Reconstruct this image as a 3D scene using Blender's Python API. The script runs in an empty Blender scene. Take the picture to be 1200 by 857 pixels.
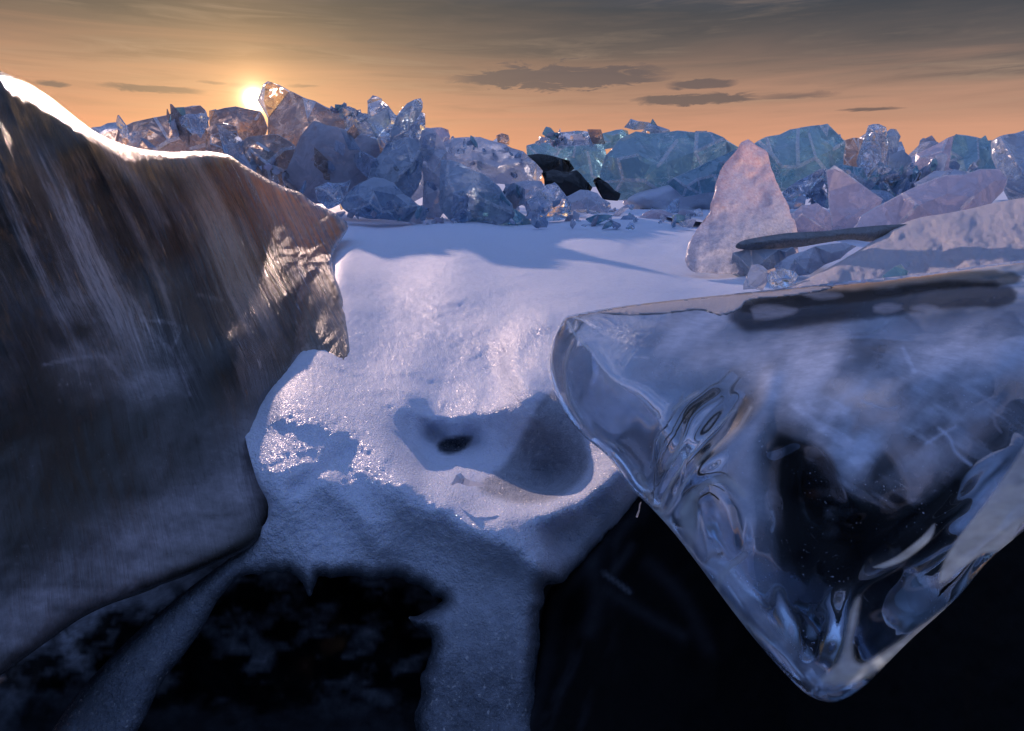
import bpy, math, random
import numpy as np
from mathutils import Vector
from mathutils.geometry import delaunay_2d_cdt

random.seed(7)
sc = bpy.context.scene
col = sc.collection

# ------------------------------------------------------------------ camera
F = 715.0
CX, CY = 600.0, 428.5
PITCH = math.radians(16.6)
H = 0.7
CP, SP = math.cos(PITCH), math.sin(PITCH)
cam_d = bpy.data.cameras.new("camera")
cam = bpy.data.objects.new("camera", cam_d)
col.objects.link(cam)
cam.location = (0, 0, H)
cam.rotation_euler = (math.pi / 2 - PITCH, 0, 0)
cam_d.sensor_width = 36
cam_d.lens = 36 * F / 1200
cam_d.clip_start = 0.02
cam_d.clip_end = 20000
sc.camera = cam


def at(px, py, t):
    """photo pixel + depth along the view axis -> world (works on arrays)"""
    a = (np.asarray(px, float) - CX) / F
    b = -(np.asarray(py, float) - CY) / F
    t = np.asarray(t, float)
    return np.stack([a * t, (CP + b * SP) * t, H + (-SP + b * CP) * t], -1)


def depth_z(px, py, z):
    """depth at which the pixel's ray meets height z"""
    b = -(np.asarray(py, float) - CY) / F
    return (z - H) / (-SP + b * CP)


# ------------------------------------------------------------------ numpy noise
def _h(ix, iy, s):
    n = (ix.astype(np.int64) * 374761393 + iy.astype(np.int64) * 668265263 + s * 974634777) & 0xffffffff
    n = ((n ^ (n >> 13)) * 1274126177) & 0xffffffff
    n = (n ^ (n >> 16)) & 0xffffffff
    return n / 4294967295.0


def vnoise(x, y, s=0):
    x = np.asarray(x, float); y = np.asarray(y, float)
    ix = np.floor(x); iy = np.floor(y)
    fx = x - ix; fy = y - iy
    fx = fx * fx * fx * (fx * (fx * 6 - 15) + 10); fy = fy * fy * fy * (fy * (fy * 6 - 15) + 10)
    a = _h(ix, iy, s); b = _h(ix + 1, iy, s); c = _h(ix, iy + 1, s); d = _h(ix + 1, iy + 1, s)
    return (a * (1 - fx) + b * fx) * (1 - fy) + (c * (1 - fx) + d * fx) * fy


def fbm(x, y, s=0, o=4, g=0.5):
    r = 0; a = 1; t = 0
    for k in range(o):
        r = r + a * vnoise(x * 2 ** k + 17.3 * k, y * 2 ** k - 9.1 * k, s + k); t += a; a *= g
    return r / t * 2 - 1


def sstep(a, b, x):
    t = np.clip((x - a) / (b - a), 0, 1)
    return t * t * (3 - 2 * t)


def tps(ctrl):
    """thin-plate interpolation of log depth through (px, py, depth) points"""
    P = np.array([(c[0], c[1]) for c in ctrl], float) / 300
    L = np.log(np.array([c[2] for c in ctrl], float))
    n = len(P)
    d = np.linalg.norm(P[:, None] - P[None], axis=2)
    K = d * d * np.log(d + 1e-9) + 1e-4 * np.eye(n)
    A = np.zeros((n + 3, n + 3)); A[:n, :n] = K; A[:n, n] = 1; A[:n, n + 1:] = P; A[n, :n] = 1; A[n + 1:, :n] = P.T
    w = np.linalg.solve(A, np.concatenate([L, np.zeros(3)]))

    def f(u, v):
        u = np.asarray(u, float) / 300; v = np.asarray(v, float) / 300
        out = np.zeros(u.shape)
        for i in range(n):
            r = np.hypot(u - P[i, 0], v - P[i, 1])
            out += w[i] * r * r * np.log(r + 1e-9)
        return np.exp(out + w[n] + w[n + 1] * u + w[n + 2] * v)
    return f


def smooth_outline(pts, step, closed=True, corner=()):
    """Catmull-Rom through the points, resampled every `step` px; indices in corner stay sharp"""
    n = len(pts); out = []
    for i in range(n if closed else n - 1):
        p1 = np.array(pts[i], float); p2 = np.array(pts[(i + 1) % n], float)
        p0 = np.array(pts[(i - 1) % n], float) if (closed or i > 0) else p1
        p3 = np.array(pts[(i + 2) % n], float) if (closed or i + 2 < n) else p2
        if i in corner: p0 = p1
        if (i + 1) % n in corner: p3 = p2
        k = max(1, int(np.linalg.norm(p2 - p1) / step))
        for j in range(k):
            t = j / k
            out.append(0.5 * ((2 * p1) + (p2 - p0) * t + (2 * p0 - 5 * p1 + 4 * p2 - p3) * t * t + (-p0 + 3 * p1 - 3 * p2 + p3) * t ** 3))
    if not closed: out.append(np.array(pts[-1], float))
    return np.array(out)


def seg_dist(u, v, poly, closed=True):
    P = np.asarray(poly, float)
    Q = np.roll(P, -1, 0) if closed else P[1:]
    P0 = P if closed else P[:-1]
    best = np.full(np.shape(u), 1e18)
    for (ax, ay), (bx, by) in zip(P0, Q):
        dx, dy = bx - ax, by - ay
        L = dx * dx + dy * dy + 1e-12
        t = np.clip(((u - ax) * dx + (v - ay) * dy) / L, 0, 1)
        best = np.minimum(best, (u - ax - t * dx) ** 2 + (v - ay - t * dy) ** 2)
    return np.sqrt(best)


def inside(u, v, poly):
    P = np.asarray(poly, float); Q = np.roll(P, -1, 0)
    c = np.zeros(np.shape(u), bool)
    for (ax, ay), (bx, by) in zip(P, Q):
        if ay == by: continue
        c ^= ((ay > v) != (by > v)) & (u < (bx - ax) * (v - ay) / (by - ay) + ax)
    return c


def stroke(u, v, pts, w, step=6, taper=False):
    """soft line mask around a curve: 1 on the curve, falling off with width w"""
    c = smooth_outline(pts, step, closed=False)
    return np.exp(-(seg_dist(u, v, c, closed=False) / w) ** 2)


def blob(u, v, pts, soft, step=6):
    c = smooth_outline(pts, step)
    d = seg_dist(u, v, c)
    s = np.where(inside(u, v, c), d, -d)
    return sstep(-soft, soft, s)


def new_mesh(name, co, faces, mat, attrs=None, smooth=True, parent=None):
    me = bpy.data.meshes.new(name)
    me.from_pydata([tuple(c) for c in co], [], faces)
    me.update()
    if smooth: me.shade_smooth()
    for k, a in (attrs or {}).items():
        at_ = me.attributes.new(k, 'FLOAT', 'POINT')
        at_.data.foreach_set('value', np.asarray(a, np.float32))
    me.materials.append(mat)
    o = bpy.data.objects.new(name, me)
    col.objects.link(o)
    if parent: o.parent = parent
    return o


def tag(o, label=None, cat=None, group=None, kind=None):
    if label: o['label'] = label
    if cat: o['category'] = cat
    if group: o['group'] = group
    o['kind'] = kind or 'thing'
    return o


def relief(name, outline, front, mat, step=4, back=None, attrs=None, smooth=True, ostep=None, corner=(), parent=None, raw=False, warp=None):
    """Solid (or sheet) whose outline and front depth are given along the photo's rays.
    front/back(u, v, d): depth; d is distance to the outline in px."""
    ol = np.array(outline, float) if raw else smooth_outline(outline, ostep or step, corner=corner)
    x0, y0 = ol.min(0); x1, y1 = ol.max(0)
    gx, gy = np.meshgrid(np.arange(x0, x1, step), np.arange(y0, y1, step))
    gx = gx + 0.5 * step * ((np.arange(gx.shape[0]) % 2)[:, None])
    u = gx.ravel(); v = gy.ravel()
    m = inside(u, v, ol); u = u[m]; v = v[m]
    d = seg_dist(u, v, ol); m = d > step * 0.55
    u, v, d = u[m], v[m], d[m]
    n = len(ol)
    pts = [Vector(p) for p in ol] + [Vector((a, b)) for a, b in zip(u, v)]
    vc, _, fc, ov, _, _ = delaunay_2d_cdt(pts, [], [list(range(n))], 1, 1e-4)
    V = np.array([tuple(p) for p in vc])
    U_, V_ = V[:, 0], V[:, 1]
    D = seg_dist(U_, V_, ol)
    D[D < 1e-3] = 0
    edge = D == 0
    fu, fv = (U_, V_) if warp is None else warp(U_, V_)
    tf = front(fu, fv, D)
    co = at(U_, V_, tf)
    faces = [list(f) for f in fc]
    # orient towards the camera
    a, b, c = co[faces[0][0]], co[faces[0][1]], co[faces[0][2]]
    if np.dot(np.cross(b - a, c - a), a - np.array([0, 0, H])) > 0:
        faces = [f[::-1] for f in faces]
    at_f = {k: f(U_, V_, D) for k, f in (attrs or {}).items()}
    if back is not None:
        tb = back(U_, V_, D)
        cb = at(U_, V_, np.maximum(tb, tf + 1e-4))
        idx = np.where(edge, np.arange(len(V)), 0)
        k = 0; remap = np.zeros(len(V), int)
        extra = []
        for i in range(len(V)):
            if edge[i]: remap[i] = i
            else:
                remap[i] = len(V) + k; k += 1; extra.append(i)
        co = np.vstack([co, cb[extra]])
        at_f = {q: np.concatenate([w, w[extra]]) for q, w in at_f.items()}
        at_f['rear'] = np.concatenate([np.zeros(len(V)), np.ones(len(extra))])
        faces = faces + [[int(remap[j]) for j in f[::-1]] for f in faces]
    return new_mesh(name, co, faces, mat, at_f, smooth, parent)


def rnd(d, w, R):
    """edge rounding: 0 at distance w and inside, R at the outline"""
    x = 1 - np.clip(d / w, 0, 1)
    return R * (1 - np.sqrt(np.clip(1 - x * x, 0, 1)))


# ------------------------------------------------------------------ materials
class NT:
    def __init__(s, mat):
        mat.use_nodes = True
        s.t = mat.node_tree; s.t.nodes.clear()
        s.out = s.n('ShaderNodeOutputMaterial')

    def n(s, ty, **k):
        q = s.t.nodes.new(ty)
        for a, b in k.items():
            if a.startswith('i_'):
                key = a[2:].replace('_', ' ')
                q.inputs[key].default_value = b
            else: setattr(q, a, b)
        return q

    def l(s, a, b): s.t.links.new(a, b)

    def math(s, op, a, b=None, clamp=False):
        q = s.t.nodes.new('ShaderNodeMath'); q.operation = op; q.use_clamp = clamp
        for i, x in enumerate((a, b)):
            if x is None: continue
            if isinstance(x, (int, float)): q.inputs[i].default_value = x
            else: s.l(x, q.inputs[i])
        return q.outputs[0]

    def mixc(s, f, a, b):
        q = s.t.nodes.new('ShaderNodeMix'); q.data_type = 'RGBA'
        for i, x in ((0, f), (6, a), (7, b)):
            if isinstance(x, (int, float)): q.inputs[i].default_value = x
            elif isinstance(x, tuple): q.inputs[i].default_value = (*x, 1) if len(x) == 3 else x
            else: s.l(x, q.inputs[i])
        return q.outputs[2]

    def ramp(s, f, stops):
        q = s.t.nodes.new('ShaderNodeValToRGB')
        e = q.color_ramp.elements
        while len(e) < len(stops): e.new(0.5)
        for el, (p, c) in zip(e, stops):
            el.position = p; el.color = (*c, 1) if isinstance(c, tuple) else (c, c, c, 1)
        if isinstance(f, (int, float)): q.inputs[0].default_value = f
        else: s.l(f, q.inputs[0])
        return q.outputs[0]

    def noise(s, vec, scale, detail=4, rough=0.5, dist=0.0):
        q = s.n('ShaderNodeTexNoise', i_Scale=scale, i_Detail=detail, i_Roughness=rough, i_Distortion=dist)
        s.l(vec, q.inputs['Vector']); return q.outputs[0]

    def attr(s, name):
        q = s.n('ShaderNodeAttribute', attribute_name=name); return q.outputs['Fac']

    def bump(s, h, strength, dist, normal=None):
        q = s.n('ShaderNodeBump', i_Strength=strength, i_Distance=dist)
        s.l(h, q.inputs['Height'])
        if normal is not None: s.l(normal, q.inputs['Normal'])
        return q.outputs[0]

    def pos(s): return s.n('ShaderNodeNewGeometry').outputs['Position']


def mat(name):
    m = bpy.data.materials.new(name); return m, NT(m)


def make_snow(name, scale=1.0, cover_shade_attr=False, tint=(0.71, 0.78, 0.92), crumb=1.0):
    m, t = mat(name)
    p = t.pos()
    g1 = t.noise(p, 170 * scale, 3, 0.6)
    g2 = t.noise(p, 55 * scale, 4, 0.6)
    g3 = t.noise(p, 9 * scale, 4, 0.55)
    b = t.bump(g3, 0.35 * crumb, 0.02 / scale)
    b = t.bump(g2, 0.6 * crumb, 0.010 / scale, b)
    b = t.bump(g1, 1.0 * crumb, 0.014 / scale, b)
    base = t.mixc(t.ramp(g2, [(0.3, 0.0), (0.75, 1.0)]), (tint[0] * 0.9, tint[1] * 0.92, tint[2] * 0.96), tint)
    bs = t.n('ShaderNodeBsdfPrincipled', i_Roughness=0.6)
    if cover_shade_attr:
        th = t.attr('thick')  # snow cover together with painted foreground shade
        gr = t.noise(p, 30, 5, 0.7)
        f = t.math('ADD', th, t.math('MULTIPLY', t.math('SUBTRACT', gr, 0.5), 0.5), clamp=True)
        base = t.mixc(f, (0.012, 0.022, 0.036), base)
    t.l(base, bs.inputs['Base Color'])
    bs.inputs['Subsurface Weight'].default_value = 0.3; bs.inputs['Subsurface Scale'].default_value = 0.03; bs.inputs['Subsurface Radius'].default_value = (.5, .7, 1.0)
    bs.inputs['Specular IOR Level'].default_value = 0.25
    t.l(b, bs.inputs['Normal'])
    # ice-crystal glints: tiny cells with their own tilt
    vo = t.n('ShaderNodeTexVoronoi', i_Scale=620 * scale); t.l(p, vo.inputs['Vector'])
    nm = t.n('ShaderNodeNewGeometry').outputs['Normal']
    sub = t.n('ShaderNodeVectorMath', operation='SUBTRACT'); t.l(vo.outputs['Color'], sub.inputs[0]); sub.inputs[1].default_value = (.5, .5, .5)
    scl = t.n('ShaderNodeVectorMath', operation='SCALE'); t.l(sub.outputs[0], scl.inputs[0]); scl.inputs['Scale'].default_value = 1.6
    add = t.n('ShaderNodeVectorMath', operation='ADD'); t.l(scl.outputs[0], add.inputs[0]); t.l(nm, add.inputs[1])
    nr = t.n('ShaderNodeVectorMath', operation='NORMALIZE'); t.l(add.outputs[0], nr.inputs[0])
    gl = t.n('ShaderNodeBsdfGlossy', i_Roughness=0.34); t.l(nr.outputs[0], gl.inputs['Normal'])
    sepr = t.n('ShaderNodeSeparateColor'); t.l(vo.outputs['Color'], sepr.inputs[0])
    gm = t.math('MULTIPLY', t.math('GREATER_THAN', sepr.outputs[1], 0.92), 0.22)
    v2 = t.n('ShaderNodeTexVoronoi', i_Scale=190 * scale); t.l(p, v2.inputs['Vector'])
    s2_ = t.n('ShaderNodeSeparateColor'); t.l(v2.outputs['Color'], s2_.inputs[0])
    gm = t.math('MAXIMUM', gm, t.math('MULTIPLY', t.math('GREATER_THAN', s2_.outputs[0], 0.965), 0.30))
    mx = t.n('ShaderNodeMixShader'); t.l(gm, mx.inputs[0]); t.l(bs.outputs[0], mx.inputs[1]); t.l(gl.outputs[0], mx.inputs[2])
    t.l(mx.outputs[0], t.out.inputs[0])
    return m


def make_ice(name, frost=(0.45, 0.55, 0.68), clear=(0.80, 0.92, 0.97), amount=0.5, scale=1.0, rough=0.12, bump=0.4,
             attr=None, spread=0.22, absorb=None, veins=0.0, facet=0.5, cloud=0.6):
    """clear glass-like ice mixed with frosted, cloudy ice by a procedural mask"""
    m, t = mat(name)
    p = t.pos()
    n1 = t.noise(p, 1.6 * scale, 6, 0.62, 0.6)
    n2 = t.noise(p, 7 * scale, 5, 0.6, 0.3)
    f = t.math('ADD', t.math('MULTIPLY', n1, 0.7), t.math('MULTIPLY', n2, 0.3))
    f = t.ramp(f, [(max(0, 1 - amount - spread), 0.0), (min(1, 1 - amount + spread), 1.0)])
    if attr: f = t.attr(attr)
    hb = t.noise(p, 5 * scale, 3, 0.5)
    hb2 = t.noise(p, 40 * scale, 4, 0.6)
    b = t.bump(hb, bump * 0.6, 0.08 / scale)
    b = t.bump(hb2, bump * 0.5, 0.006 / scale, b)
    # internal fracture planes: each cell of the broken ice has its own tilt and cloudiness
    wp = t.n('ShaderNodeTexNoise', i_Scale=1.3 * scale, i_Detail=2.0); t.l(p, wp.inputs['Vector'])
    wa = t.n('ShaderNodeVectorMath', operation='ADD'); t.l(p, wa.inputs[0]); t.l(wp.outputs['Color'], wa.inputs[1])
    ws = t.n('ShaderNodeVectorMath', operation='MULTIPLY'); t.l(wa.outputs[0], ws.inputs[0]); ws.inputs[1].default_value = (1.0, .8, 1.5)
    fv = t.n('ShaderNodeTexVoronoi', i_Scale=2.6 * scale); t.l(ws.outputs[0], fv.inputs['Vector'])
    fv2 = t.n('ShaderNodeTexVoronoi', i_Scale=7.5 * scale); t.l(ws.outputs[0], fv2.inputs['Vector'])
    cs = t.n('ShaderNodeVectorMath', operation='SUBTRACT'); t.l(fv.outputs['Color'], cs.inputs[0]); cs.inputs[1].default_value = (.5, .5, .5)
    cs2 = t.n('ShaderNodeVectorMath', operation='SUBTRACT'); t.l(fv2.outputs['Color'], cs2.inputs[0]); cs2.inputs[1].default_value = (.5, .5, .5)
    k1 = t.n('ShaderNodeVectorMath', operation='SCALE'); t.l(cs.outputs[0], k1.inputs[0]); k1.inputs['Scale'].default_value = facet
    k2 = t.n('ShaderNodeVectorMath', operation='SCALE'); t.l(cs2.outputs[0], k2.inputs[0]); k2.inputs['Scale'].default_value = facet * .45
    s1 = t.n('ShaderNodeVectorMath', operation='ADD'); t.l(b, s1.inputs[0]); t.l(k1.outputs[0], s1.inputs[1])
    s2 = t.n('ShaderNodeVectorMath', operation='ADD'); t.l(s1.outputs[0], s2.inputs[0]); t.l(k2.outputs[0], s2.inputs[1])
    s3 = t.n('ShaderNodeVectorMath', operation='NORMALIZE'); t.l(s2.outputs[0], s3.inputs[0])
    b = s3.outputs[0]
    sc1 = t.n('ShaderNodeSeparateColor'); t.l(fv.outputs['Color'], sc1.inputs[0]); sc2 = t.n('ShaderNodeSeparateColor'); t.l(fv2.outputs['Color'], sc2.inputs[0])
    cf = t.math('ADD', t.math('MULTIPLY', t.math('SUBTRACT', sc1.outputs[0], .5), 1.0), t.math('MULTIPLY', t.math('SUBTRACT', sc2.outputs[0], .5), .6))
    f = t.math('ADD', f, t.math('MULTIPLY', cf, cloud), clamp=True)
    if veins:
        vo = t.n('ShaderNodeTexVoronoi', i_Scale=2.2 * scale, feature='DISTANCE_TO_EDGE')
        dd = t.n('ShaderNodeVectorMath', operation='ADD')
        ns = t.n('ShaderNodeTexNoise', i_Scale=3 * scale, i_Detail=3.0); t.l(p, ns.inputs['Vector'])
        t.l(p, dd.inputs[0]); t.l(ns.outputs['Color'], dd.inputs[1]); t.l(dd.outputs[0], vo.inputs['Vector'])
        vein = t.math('MULTIPLY', t.ramp(vo.outputs['Distance'], [(0.0, 1.0), (0.022, 0.0)]), t.ramp(t.noise(p, 1.1 * scale, 3), [(.48, 0.0), (.62, 1.0)]))
        f = t.math('ADD', f, t.math('MULTIPLY', vein, veins), clamp=True)
    gl = t.n('ShaderNodeBsdfGlass', i_IOR=1.31, i_Roughness=rough); gl.inputs['Color'].default_value = (*clear, 1)
    t.l(b, gl.inputs['Normal'])
    # frosted part: diffuse + translucent
    up_ = t.n('ShaderNodeSeparateXYZ'); t.l(t.n('ShaderNodeNewGeometry').outputs['Normal'], up_.inputs[0])
    dust = t.math('MULTIPLY', t.ramp(up_.outputs[2], [(.62, 0.0), (.85, 1.0)]), t.ramp(t.noise(p, 3.0, 4), [(.42, 0.0), (.55, 1.0)]))
    f = t.math('ADD', f, t.math('MULTIPLY', dust, .8), clamp=True)
    fc = t.mixc(n2, (frost[0] * .55, frost[1] * .62, frost[2] * .70), frost)
    if veins: fc = t.mixc(t.math('MULTIPLY', vein, min(1, veins * 1.6)), fc, (.85, .88, .93))
    df = t.n('ShaderNodeBsdfPrincipled', i_Roughness=0.22); t.l(fc, df.inputs['Base Color']); t.l(b, df.inputs['Normal'])
    tr = t.n('ShaderNodeBsdfTranslucent'); t.l(fc, tr.inputs['Color']); t.l(b, tr.inputs['Normal'])
    m1 = t.n('ShaderNodeMixShader'); m1.inputs[0].default_value = 0.45; t.l(df.outputs[0], m1.inputs[1]); t.l(tr.outputs[0], m1.inputs[2])
    m2 = t.n('ShaderNodeMixShader'); t.l(f, m2.inputs[0]); t.l(gl.outputs[0], m2.inputs[1]); t.l(m1.outputs[0], m2.inputs[2])
    t.l(m2.outputs[0], t.out.inputs[0])
    if absorb:
        va = t.n('ShaderNodeVolumeAbsorption', i_Density=absorb[3]); va.inputs['Color'].default_value = (*absorb[:3], 1)
        t.l(va.outputs[0], t.out.inputs['Volume'])
    return m


def make_dark_ice(name, base=(0.006, 0.008, 0.010), frost=(0.25, 0.27, 0.32), rough=0.22, spec=.2, amount=0.15, scale=3.0, attr=None, bump=0.3):
    """thick clear ice over black water: nearly black body, glossy, pale veils of trapped air"""
    m, t = mat(name)
    p = t.pos()
    n = t.noise(p, scale, 7, 0.66, 0.8)
    f = t.ramp(n, [(1 - amount - .25, 0.0), (1 - amount + .3, 1.0)])
    if attr:
        a = t.attr(attr)
        n3 = t.noise(p, scale * 3, 6, 0.7)
        f = t.math('MULTIPLY', a, t.ramp(n3, [(0.25, 0.45), (0.7, 1.0)]), clamp=True)
    c = t.mixc(f, base, frost)
    b = t.bump(t.noise(p, 14, 4, 0.6), bump, 0.01)
    b = t.bump(t.noise(p, 90, 3, 0.6), bump, 0.0012, b)
    bs = t.n('ShaderNodeBsdfPrincipled', i_Roughness=rough, i_IOR=1.31)
    t.l(c, bs.inputs['Base Color']); t.l(b, bs.inputs['Normal'])
    t.l(t.math('ADD', t.math('MULTIPLY', f, 0.35), rough, clamp=True), bs.inputs['Roughness'])
    bs.inputs['Specular IOR Level'].default_value = spec
    t.l(bs.outputs[0], t.out.inputs[0])
    return m


# ------------------------------------------------------------------ world: dusk sky
SUN = Vector(at(299, 117, 1.0) - np.array([0, 0, H])).normalized()
SUN_EL = math.asin(SUN.z); SUN_AZ = math.atan2(SUN.x, SUN.y)
w = bpy.data.worlds.new("World"); sc.world = w; w.use_nodes = True
wt = w.node_tree; wt.nodes.clear()


class WT(NT):
    def __init__(s, tree): s.t = tree


t = WT(wt)
tc = t.n('ShaderNodeTexCoord').outputs['Generated']
sx = t.n('ShaderNodeSeparateXYZ'); t.l(tc, sx.inputs[0])
X, Y, Z = sx.outputs
az = t.math('ARCTAN2', X, Y)
el = t.math('ARCSINE', Z)


def el_px(x, y):
    d = Vector(at(x, y, 1.0) - np.array([0, 0, H])).normalized(); return math.atan2(d.x, d.y), math.asin(d.z)


cmb = t.n('ShaderNodeCombineXYZ'); t.l(t.math('MULTIPLY', az, 1.6), cmb.inputs[0]); t.l(t.math('MULTIPLY', el, 22.0), cmb.inputs[1])
str1 = t.noise(cmb.outputs[0], 1.1, 7, 0.58, 0.7)
cmb2 = t.n('ShaderNodeCombineXYZ'); t.l(t.math('MULTIPLY', az, 5.0), cmb2.inputs[0]); t.l(t.math('MULTIPLY', el, 60.0), cmb2.inputs[1])
str2 = t.noise(cmb2.outputs[0], 1.3, 6, 0.6, 0.9)
cmb3 = t.n('ShaderNodeCombineXYZ'); t.l(t.math('MULTIPLY', az, 14.0), cmb3.inputs[0]); t.l(t.math('MULTIPLY', el, 70.0), cmb3.inputs[1])
str3 = t.noise(cmb3.outputs[0], 1.2, 7, 0.62, 1.0)
# slightly wavy elevation so bands are not ruled lines
elw = t.math('ADD', el, t.math('MULTIPLY', t.math('SUBTRACT', str1, 0.5), 0.10))
ez = t.math('DIVIDE', elw, math.pi / 2)
left = t.ramp(ez, [(0.0, (0.86, 0.33, 0.20)), (0.045, (0.68, 0.27, 0.155)), (0.09, (0.44, 0.22, 0.13)), (0.122, (0.16, 0.10, 0.072)),
                   (0.145, (0.056, 0.046, 0.043)), (0.24, (0.06, 0.075, 0.14)), (0.45, (0.23, 0.35, 0.72)), (1.0, (0.36, 0.52, 1.08))])
right = t.ramp(ez, [(0.0, (0.62, 0.31, 0.21)), (0.035, (0.60, 0.30, 0.20)), (0.072, (0.36, 0.21, 0.155)), (0.10, (0.085, 0.078, 0.085)),
                    (0.135, (0.028, 0.036, 0.054)), (0.24, (0.04, 0.06, 0.12)), (0.45, (0.23, 0.35, 0.72)), (1.0, (0.36, 0.52, 1.08))])
side = t.ramp(t.math('ADD', t.math('MULTIPLY', az, 0.60), 0.38), [(0.15, 0.0), (0.85, 1.0)])
skyc = t.mixc(side, left, right)
# pale streaks of high cloud
stk = t.ramp(str1, [(0.45, 0.0), (0.70, 1.0)])
stk2 = t.ramp(str2, [(0.42, 0.0), (0.66, 1.0)])
band = t.ramp(ez, [(0.03, 0.0), (0.09, 1.0), (0.17, 0.6), (0.3, 0.0)])
m_ = t.math('MULTIPLY', t.math('MULTIPLY', stk, stk2), band)
skyc = t.mixc(t.math('MULTIPLY', m_, 0.42), skyc, (0.58, 0.38, 0.25))
dk = t.math('MULTIPLY', t.ramp(str2, [(0.25, 1.0), (0.5, 0.0)]), band)
skyc = t.mixc(t.math('MULTIPLY', dk, 0.30), skyc, (0.16, 0.11, 0.09))
# the low slate-coloured cloud bars
bars = None
for (px, py, wx, wy, k) in [(655, 91, 140, 15, 1.0), (815, 117, 85, 8, .85), (822, 99, 45, 6, .85), (180, 104, 65, 5, .8), (62, 98, 24, 4, .8),
                            (1020, 128, 45, 2.5, .5), (290, 100, 26, 5, .5), (250, 97, 22, 2.4, .4), (930, 112, 60, 4, .35), (355, 101, 22, 3, .4)]:
    a0, e0 = el_px(px, py); a1, _ = el_px(px + wx, py); _, e1 = el_px(px, py - wy)
    dx = t.math('DIVIDE', t.math('SUBTRACT', az, a0), a1 - a0)
    dy = t.math('DIVIDE', t.math('SUBTRACT', el, e0), e1 - e0)
    dy = t.math('ADD', dy, t.math('MULTIPLY', t.math('SUBTRACT', str3, 0.5), 3.2))
    q = t.math('ADD', t.math('MULTIPLY', dx, dx), t.math('MULTIPLY', dy, dy))
    q = t.math('MULTIPLY', t.math('SUBTRACT', 1.0, q, clamp=True), k)
    q = t.math('MULTIPLY', q, t.ramp(str2, [(0.3, 0.9), (0.6, 1.3)]))
    bars = q if bars is None else t.math('MAXIMUM', bars, q)
bars = t.math('MULTIPLY', bars, 1.9, clamp=True)
skyc = t.mixc(t.math('MULTIPLY', bars, 0.85), skyc, (0.11, 0.075, 0.080))
# glow around the sun and its disc
dv = t.n('ShaderNodeVectorMath', operation='DOT_PRODUCT'); t.l(tc, dv.inputs[0]); dv.inputs[1].default_value = tuple(SUN)
ang = t.math('ARCCOSINE', t.math('MINIMUM', dv.outputs['Value'], 1.0))


def gauss(wd, amp):
    q = t.math('DIVIDE', ang, math.radians(wd)); q = t.math('MULTIPLY', q, q)
    return t.math('MULTIPLY', t.math('EXPONENT', t.math('MULTIPLY', q, -1.0)), amp)


def addc(base, fac, colr):
    s = t.n('ShaderNodeVectorMath', operation='SCALE'); s.inputs[0].default_value = colr; t.l(fac, s.inputs['Scale'])
    a = t.n('ShaderNodeVectorMath', operation='ADD'); t.l(base, a.inputs[0]); t.l(s.outputs[0], a.inputs[1]); return a.outputs[0]


skyc = addc(skyc, gauss(6, 0.12), (1.0, 0.45, 0.16))
skyc = addc(skyc, gauss(2.6, 0.36), (1.0, 0.52, 0.18))
skyc = addc(skyc, gauss(1.15, 1.4), (1.0, 0.80, 0.42))
skyc = addc(skyc, gauss(0.55, 9.0), (1.0, 0.90, 0.65))
# the sky behind the camera is unseen, dimmed to keep faces turned to us dark
rear = t.ramp(t.math('ADD', t.math('MULTIPLY', Y, 0.5), 0.5), [(0.35, 1.0), (0.62, 0.0)])
skyc = t.mixc(t.math('MULTIPLY', rear, t.ramp(Z, [(0.25, 1.0), (0.6, 0.0)])), skyc, (0.12, 0.215, 0.50))
back = t.ramp(t.math('ADD', t.math('MULTIPLY', Y, 0.5), 0.5), [(0.10, 0.55), (0.60, 1.0)])
up = t.ramp(Z, [(0.30, 0.0), (0.8, 1.0)])
back = t.math('MAXIMUM', back, up)
vs = t.n('ShaderNodeVectorMath', operation='SCALE'); t.l(skyc, vs.inputs[0]); t.l(back, vs.inputs['Scale'])
sky = t.n('ShaderNodeTexSky', sky_type='NISHITA', sun_disc=False, sun_elevation=SUN_EL, sun_rotation=SUN_AZ)
b1 = t.n('ShaderNodeBackground'); t.l(vs.outputs[0], b1.inputs[0]); b1.inputs[1].default_value = 1.0
b2 = t.n('ShaderNodeBackground'); t.l(sky.outputs[0], b2.inputs[0]); b2.inputs[1].default_value = 0.008
ad = t.n('ShaderNodeAddShader'); t.l(b1.outputs[0], ad.inputs[0]); t.l(b2.outputs[0], ad.inputs[1])
wo = t.n('ShaderNodeOutputWorld'); t.l(ad.outputs[0], wo.inputs[0])
w.cycles.sampling_method = 'MANUAL'; w.cycles.sample_map_resolution = 1024

sd = bpy.data.lights.new("sun", 'SUN'); sd.energy = 3.1; sd.angle = math.radians(1.0); sd.color = (1.0, 0.69, 0.58)
so = bpy.data.objects.new("sun", sd); col.objects.link(so)
LD = Vector((SUN.x, SUN.y, math.tan(math.radians(15.0)) * math.hypot(SUN.x, SUN.y))).normalized()
so.rotation_euler = LD.to_track_quat('Z', 'Y').to_euler()

sc.view_settings.view_transform = 'Standard'; sc.view_settings.look = 'None'; sc.view_settings.exposure = 0
cy = sc.cycles if hasattr(sc, 'cycles') else None
sc.render.engine = 'CYCLES'
cy = sc.cycles
cy.max_bounces = 14; cy.transmission_bounces = 12; cy.diffuse_bounces = 3; cy.glossy_bounces = 5; cy.transparent_max_bounces = 8
cy.sample_clamp_indirect = 4.0; cy.sample_clamp_direct = 0; cy.blur_glossy = 0.6
cy.use_denoising = True; cy.caustics_refractive = True; cy.caustics_reflective = False

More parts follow.
